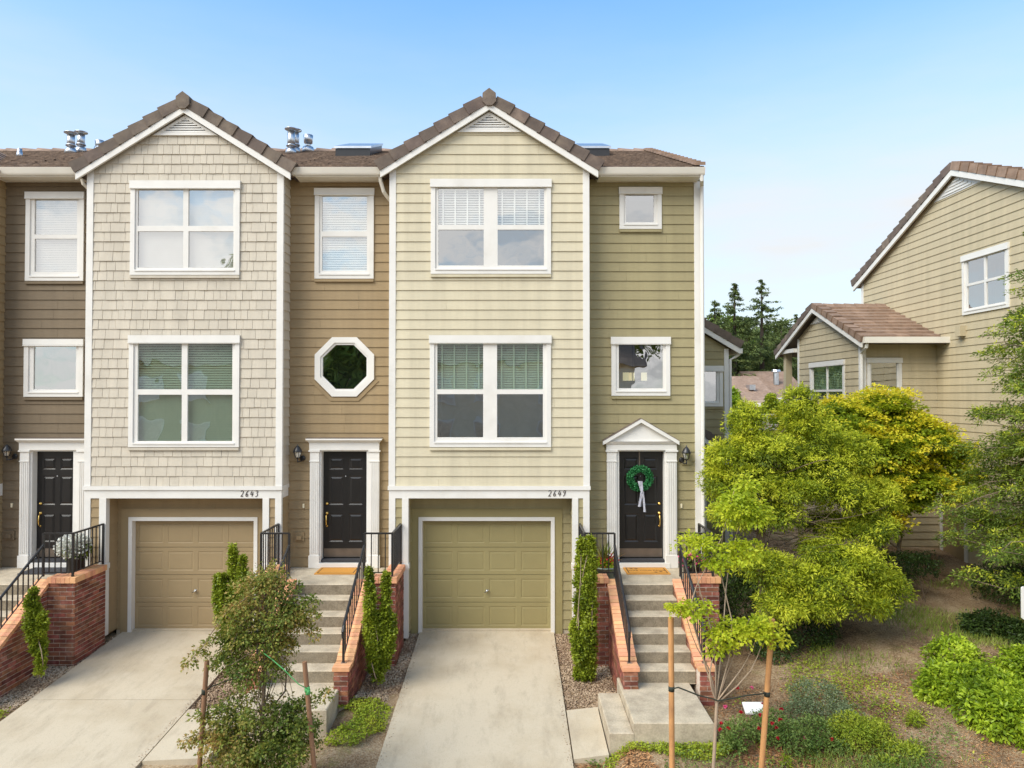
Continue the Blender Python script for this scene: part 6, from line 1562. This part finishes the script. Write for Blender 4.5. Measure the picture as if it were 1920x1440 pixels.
# door mats
def door_mat(label, x0, x1, mt, y0=13.26, y1=13.75, border=True):
    t = thing('door_mat', ((x0+x1)/2, y0, ZL), label, 'mat', 'door mats')
    MB().box(x0, x1, y0, y1, ZL+.002, ZL+.02).build('pile', M[mt], t)
    if border:
        m = MB(); zt = ZL+.0212
        for (a, b, c, d) in ((x0+.04,x1-.04,y0+.035,y0+.05),(x0+.04,x1-.04,y1-.05,y1-.035),(x0+.04,x0+.055,y0+.05,y1-.05),(x1-.055,x1-.04,y0+.05,y1-.05)): m.quad((a,c,zt),(b,c,zt),(b,d,zt),(a,d,zt))
        m.build('border', M['ink'], t)
    return t
door_mat('plain orange coir mat before the middle door', -3.68, -2.92, 'mat')
tm = door_mat('orange coir mat with lettering and paw prints at the wreathed door', 2.14, 2.95, 'mat')
def text_on(t, s, cx, cy, z, size, mt):
    c = bpy.data.curves.new('lettering', 'FONT'); c.body = s; c.size = size; c.align_x = 'CENTER'; c.align_y = 'CENTER'; c.extrude = .0005
    o = bpy.data.objects.new('lettering', c); COL.objects.link(o); dg = bpy.context.evaluated_depsgraph_get(); dg.update()
    me = bpy.data.meshes.new_from_object(o.evaluated_get(dg)); bpy.data.objects.remove(o); me.materials.clear(); me.materials.append(mt)
    q = bpy.data.objects.new('lettering', me); COL.objects.link(q); q.parent = t; q.location = Vector((cx,cy,z))-wloc(t); return q
text_on(tm, 'WIPE YOUR PAWS', 2.545, 13.50, ZL+.0215, .085, M['ink'])
for (px_, py_) in ((2.28,13.63),(2.37,13.62),(2.70,13.36),(2.80,13.40)):
    m = MB(); zt = ZL+.0215
    def disc(cx, cy, rx, ry): m.quad(*[(cx+rx*math.cos(k*math.pi/5), cy+ry*math.sin(k*math.pi/5), zt) for k in range(10)])
    disc(px_, py_, .022, .018)
    for k in range(4): a = math.pi*(.2+.2*k); disc(px_+.034*math.cos(a), py_+.034*math.sin(a), .009, .011)
    m.build('paw_print', M['ink'], tm)
door_mat('dark rubber mat at the door on the left edge', -9.2, -8.35, 'mat_dark', border=False)

# wreath with striped ribbon
rng = np.random.default_rng(71); yd = YR+.10
wc = at(1200,897,yd-.06); t = thing('wreath', tuple(wc), 'round green wreath with striped ribbon on the black door', 'wreath')
n = 2600; a = rng.uniform(0,2*np.pi,n); b = rng.uniform(0,2*np.pi,n); rr_ = .062*rng.uniform(.3,1,n)
C = np.stack([wc[0]+(.19+rr_*np.cos(b))*np.cos(a), wc[1]-rr_*np.sin(b)*.8, wc[2]+(.19+rr_*np.cos(b))*np.sin(a)], 1)
o_ = nrm(C-np.stack([wc[0]+.19*np.cos(a), np.full(n,wc[1]), wc[2]+.19*np.sin(a)],1)); V_, F_ = leaves(C, o_+rng.normal(0,.6,(n,3)), o_+rng.normal(0,.5,(n,3)), .034, .022)
link('leaves', fast_mesh('leaves', V_, F_), LM['box'], t)
def stripe_mat():
    m, n, b = _new('striped_ribbon'); L = n.links.new; tc = n.nodes.new('ShaderNodeTexCoord'); wv = n.nodes.new('ShaderNodeTexWave'); wv.bands_direction = 'X'; wv.inputs['Scale'].default_value = 24
    L(tc.outputs['Object'], wv.inputs['Vector']); cr = n.nodes.new('ShaderNodeValToRGB'); cr.color_ramp.interpolation = 'CONSTANT'
    cr.color_ramp.elements[0].color = (.10,.10,.16,1); cr.color_ramp.elements[1].color = (.68,.68,.75,1); cr.color_ramp.elements[1].position = .38
    L(wv.outputs['Fac'], cr.inputs['Fac']); L(cr.outputs[0], b.inputs['Base Color']); b.inputs['Roughness'].default_value = .7; return m
SM = stripe_mat()
def ribbon(pts, w, y):
    m = MB(); c = [at(px,py,y) for px, py in pts]
    for i in range(len(c)-1):
        (a, wa), (b, wb) = (c[i], w[i]), (c[i+1], w[i+1]); k = .012*math.sin(i*1.7); k2 = .012*math.sin((i+1)*1.7)
        m.prism([(a[0]-wa,a[1]-.003,a[2]),(a[0],a[1]-.012+k,a[2]),(a[0]+wa,a[1]-.003,a[2]),(a[0],a[1]-.009+k,a[2])], [(b[0]-wb,b[1]-.003,b[2]),(b[0],b[1]-.012+k2,b[2]),(b[0]+wb,b[1]-.003,b[2]),(b[0],b[1]-.009+k2,b[2])])
    m.build('ribbon', SM, t)
ribbon([(1200,902),(1202,912),(1204,924)], [.045,.038,.022], yd-.135)
ribbon([(1203,922),(1201,935),(1199,950)], [.022,.022,.030], yd-.12); ribbon([(1205,922),(1207,938),(1209,960)], [.022,.020,.024], yd-.128)
hk = MB(); hk.box(wc[0]-.012, wc[0]+.012, yd-.006, yd-.001, wc[2]+.15, e3[3]-.003); hk.build('hanger', M['kick'], t)
# lanterns
lantern('black carriage lantern right of the wreathed door', 1287, 834, 872, YR, -1, 'front door lanterns')
lantern('black carriage lantern left of the middle door', 558, 833, 868, YR, 1, 'front door lanterns')
lantern('black carriage lantern at the left picture edge', 13, 833, 864, YR, 1, 'front door lanterns')
bx_ = P(1287,860,YR); MB().box(bx_[0]-.10, bx_[0]+.10, YR-.030, YR-.0, PZ(871,YR), PZ(851,YR)).build('lamp_mount', M['olive'], H3)
# door bells, vents, outlet
for h_, px, py in ((H3,1277,948),(H2,570,948),(H1,24,947)):
    x, z = P(px, py, YR); MB().box(x-.016, x+.016, YR-.04, YR-.012, z-.04, z+.04).build('door_bell', M['plastic_cream'], h_)
for h_, px, py, mm in ((H2,562,1006,'tan'),(H1,20,1003,'brown')):
    x, z = P(px, py, YR); v = MB().box(x-.095, x+.095, YR-.035, YR-.0, z-.09, z+.09).build('wall_vent', M[mm], h_)
    MB().box(x-.05, x+.05, YR-.075, YR-.036, z-.05, z+.03).build('vent_hood', M[mm], v)
# alarm bell on the rear wing
bc = at(1327,860,16.94); t = thing('alarm_bell', tuple(bc), 'round red and white alarm bell on the rear wing wall', 'alarm')
MB().lathe(tuple(bc), [(.095,0),(.095,.03),(.085,.05)], 20, 'y').build('housing', M['white'], t, True); MB().lathe((bc[0],bc[1]-.051,bc[2]), [(.075,0),(.068,.012),(.03,.022)], 20, 'y').build('gong', M['red'], t, True)
pc = at(1322,925,16.9); MB().box(pc[0]-.03, pc[0]+.03, 16.88, 16.96, .5, pc[2]+.3).build('conduit', M['white'], H3)
# white sign plate on the right edge and small white plate in the bed
sp = at(1921,1130,10.6); t = thing('sign_post', (sp[0],10.6,gz(sp[0],10.6)), 'white sign plate cut by the right picture edge', 'sign')
m = MB(); w2, h2, r2 = .055, .24, .02
m.prism([(sp[0]-w2+r2,10.58,sp[2]-h2),(sp[0]+.3,10.58,sp[2]-h2),(sp[0]+.3,10.58,sp[2]+h2),(sp[0]-w2+r2,10.58,sp[2]+h2),(sp[0]-w2,10.58,sp[2]+h2-r2),(sp[0]-w2,10.58,sp[2]-h2+r2)],
        [(sp[0]-w2+r2,10.60,sp[2]-h2),(sp[0]+.3,10.60,sp[2]-h2),(sp[0]+.3,10.60,sp[2]+h2),(sp[0]-w2+r2,10.60,sp[2]+h2),(sp[0]-w2,10.60,sp[2]+h2-r2),(sp[0]-w2,10.60,sp[2]-h2+r2)]); m.build('plate', M['white'], t)
MB().box(sp[0]+.10, sp[0]+.15, 10.605, 10.655, gz(sp[0],10.6)-.2, sp[2]+h2).build('post', M['steel'], t)
up_ = at(1415,1291,10.35); t = thing('yard_sign', (up_[0],10.35,gz(up_[0],10.35)), 'small white plate low in the bed beside the roses', 'sign')
m = MB(); zt_ = gz(up_[0],10.35)+.16; m.prism([(up_[0]-.15,10.30,zt_-.03),(up_[0]+.15,10.30,zt_-.03),(up_[0]+.15,10.30,zt_-.01),(up_[0]-.15,10.30,zt_-.01)], [(up_[0]-.15,10.46,zt_+.06),(up_[0]+.15,10.46,zt_+.06),(up_[0]+.15,10.46,zt_+.08),(up_[0]-.15,10.46,zt_+.08)]); m.build('plate', M['white'], t)
MB().box(up_[0]-.02, up_[0]+.02, 10.37, 10.40, zt_-.3, zt_-.0).build('post', M['steel'], t)

# ================================================================== far trees
def fir(label, px, ptop, Y, Rr, seed, lm='far', leafy=.34, base=None):
    rng = np.random.default_rng(seed); x, zt = P(px, ptop, Y); zb = gz(x, Y); H_ = zt-zb; wd = MB(); wd.tube([(x,Y,zb),(x,Y,zb+H_*.6),(x,Y,zt)], [.25,.14,.02], 7, cap=False)
    nb = int(H_*17); h = np.sort(.10+.90*rng.random(nb)**.9); rl = (Rr*(1-h)**.95+.03)*rng.uniform(.4,1.15,nb); a = rng.uniform(0,6.283,nb)
    dr = np.stack([np.cos(a),np.sin(a),rng.uniform(-.15,.25,nb)],1); m = 46; q = rng.random((nb,m))**.6
    C = np.array([x,Y,zb])+np.stack([np.zeros(nb),np.zeros(nb),h*H_],1)[:,None,:]+dr[:,None,:]*(rl[:,None]*q)[...,None]
    C[...,2] -= .10*(q*rl[:,None])**1.4; C += rng.normal(0,.07,C.shape)*np.array([1,1,.6])
    D = np.repeat(dr[:,None,:],m,1)+rng.normal(0,.45,C.shape)-UPV*.45; V_, F_ = leaves(C.reshape(-1,3), D.reshape(-1,3), UPV+rng.normal(0,.5,(nb*m,3)), rng.uniform(.5,1.2,nb*m)*leafy*np.repeat(np.clip((1-h)*3,.35,1),m), .09)
    plant('fir_tree', (x,Y,zb), label, 'tree', V_, F_, LM[lm], wd, M['bark_dark'], 'conifers beyond the houses')
fir('tallest distant fir with ragged top above the small gable', 1428, 525, 58, 5.2, 81)
fir('distant fir left of the tallest one in the gap', 1377, 532, 56, 4.2, 82)
fir('distant fir nearest the olive house corner', 1340, 562, 54, 3.6, 83)
fir('small distant fir tip peeking beside the small gable roof', 1493, 590, 75, 2.6, 84)
fir('dark fir standing low behind the distant houses', 1455, 615, 62, 3.2, 85)
fir('dense dark fir in the middle of the gap', 1400, 596, 60, 4.6, 86)
fir('broad fir half hidden by the porch post', 1465, 600, 64, 4.4, 87)
fir('short fir between the olive house and the tall firs', 1358, 605, 57, 4.0, 88)
def broad(label, lobes, seed, n, nl, lm, leaf, base, grp='leafy trees beyond the houses', wm='bark_dark', rad=.55, name='leafy_tree'):
    rng = np.random.default_rng(seed); S, O = in_lobes(lobes, n, rng, .45, .3); V_, F_ = sprays(S, O, nl, rad, rad*.25, leaf, leaf*.6, .5, .2, rng, .5); wd = MB()
    c = np.array(lobes[0][:3]); zb = gz(c[0],c[1]); wd.tube([(c[0],c[1],zb),(c[0],c[1],c[2])], [.22,.1], 7, cap=False)
    for k in range(10): l = lobes[rng.integers(len(lobes))]; limb_mesh(wd, (c[0],c[1],zb+(c[2]-zb)*rng.uniform(.4,.9)), np.array(l[:3]), .08, .03, rng)
    plant(name, (c[0],c[1],zb), label, 'tree', V_, F_, LM[lm], wd, M[wm], grp)
broad('mid green leafy tree under the tallest fir', [L_(1385,670,68,3.6,3,3.0), L_(1350,690,68,3.0,3,2.6), L_(1410,690,67,3.0,3,2.6)], 91, 520, 26, 'far', .36, None)
broad('dark leafy tree behind the porch post', [L_(1445,665,72,3.6,3.2,3.2), L_(1480,660,72,3.2,3,3.2), L_(1425,690,70,3,3,2.6)], 92, 520, 26, 'far', .36, None)
broad('olive tinted leafy tree beside the rear wing', [L_(1350,640,64,2.4,2.4,2.4), L_(1368,665,64,2.6,2.4,2.4)], 93, 320, 26, 'far_leaf', .34, None)
broad('bright green bush by the rear wing corner', [L_(1376,775,27,.42,.5,.6), L_(1388,800,26,.55,.6,.45), L_(1370,748,28,.25,.3,.4)], 95, 240, 30, 'hedge', .13, None, None, 'bark', .22, 'leafy_bush')
broad('dark pointed evergreen by the distant houses', [L_(1446,770,36,.42,.4,.55), L_(1470,772,36,.5,.5,.45), L_(1446,752,36,.2,.2,.35)], 96, 220, 30, 'hinoki', .12, None, None, 'bark', .2, 'evergreen_bush')
# wooded hillside far off
rng = np.random.default_rng(97)
C = scatter(26000, rng, -60, 140, 92, 190, None); C[:,2] += rng.uniform(0,5,len(C))*(.5+.5*nfield(C[:,0],C[:,1],.5,3))
D = rng.normal(0,1,(len(C),3)); V_, F_ = leaves(C, D, UPV+rng.normal(0,.7,(len(C),3)), rng.uniform(1.2,2.6,len(C)), 1.2); stuff('hillside_woods', V_, F_, LM['far'], 'wooded hillside far beyond the houses', 'woods')

# ================================================================== across the street (mirrored in the windows)
PALE = mat('pale_stucco', (.72,.64,.50), .8, .08, 2)
def across(ox, label, wm):
    hx = thing('house_across', (ox,-17,-.8), label, 'house', 'houses across the street'); zb = -1.0
    MB().box(ox-6.5, ox+7.5, -24, -15.5, zb, 6.6).build('wall', wm, hx)
    m = MB(); m.prism([(ox-7,-15.1,6.5),(ox-7,-19.8,9.3),(ox-7,-24.4,6.5)], [(ox+8,-15.1,6.5),(ox+8,-19.8,9.3),(ox+8,-24.4,6.5)]); m.build('roof', M['tile'], hx)
    for k, xx in enumerate((-5,-2.2,1.6,4.6)):
        for zz in (1.6, 4.2):
            f = MB().box(ox+xx, ox+xx+1.5, -15.5, -15.42, zz, zz+1.6).build('window', M['white'], hx); MB().box(ox+xx+.12, ox+xx+1.38, -15.42, -15.41, zz+.12, zz+1.48).build('pane', M['steel'], f)
across(0, 'pale house across the street, mirrored in the cream bay windows', PALE)
across(-17.5, 'tan house across the street, mirrored in the shingled bay windows', M['khaki'])
broad('tall tree across the street mirrored in the upper windows', [(6,-20,11,2.6,2.6,3.0),(4.2,-20,9,2.2,2.2,2.5),(7.5,-20,8.5,2.4,2.2,2.4)], 98, 360, 26, 'far_leaf', .32, None, 'trees across the street')
broad('dark tree across the street mirrored in the octagonal window', [(-9.8,-15,5,2.4,2.4,3.2),(-9.2,-14.5,8,2,2,2.6),(-11,-15,3.5,2,2,2.4)], 99, 360, 26, 'far_leaf', .32, None, 'trees across the street')
broad('tree across the street mirrored in the shingled bay windows', [(-15,-19,8,3,3,3.4),(-17,-19,11,2.4,2.4,2.8)], 100, 300, 26, 'far_leaf', .34, None, 'trees across the street')
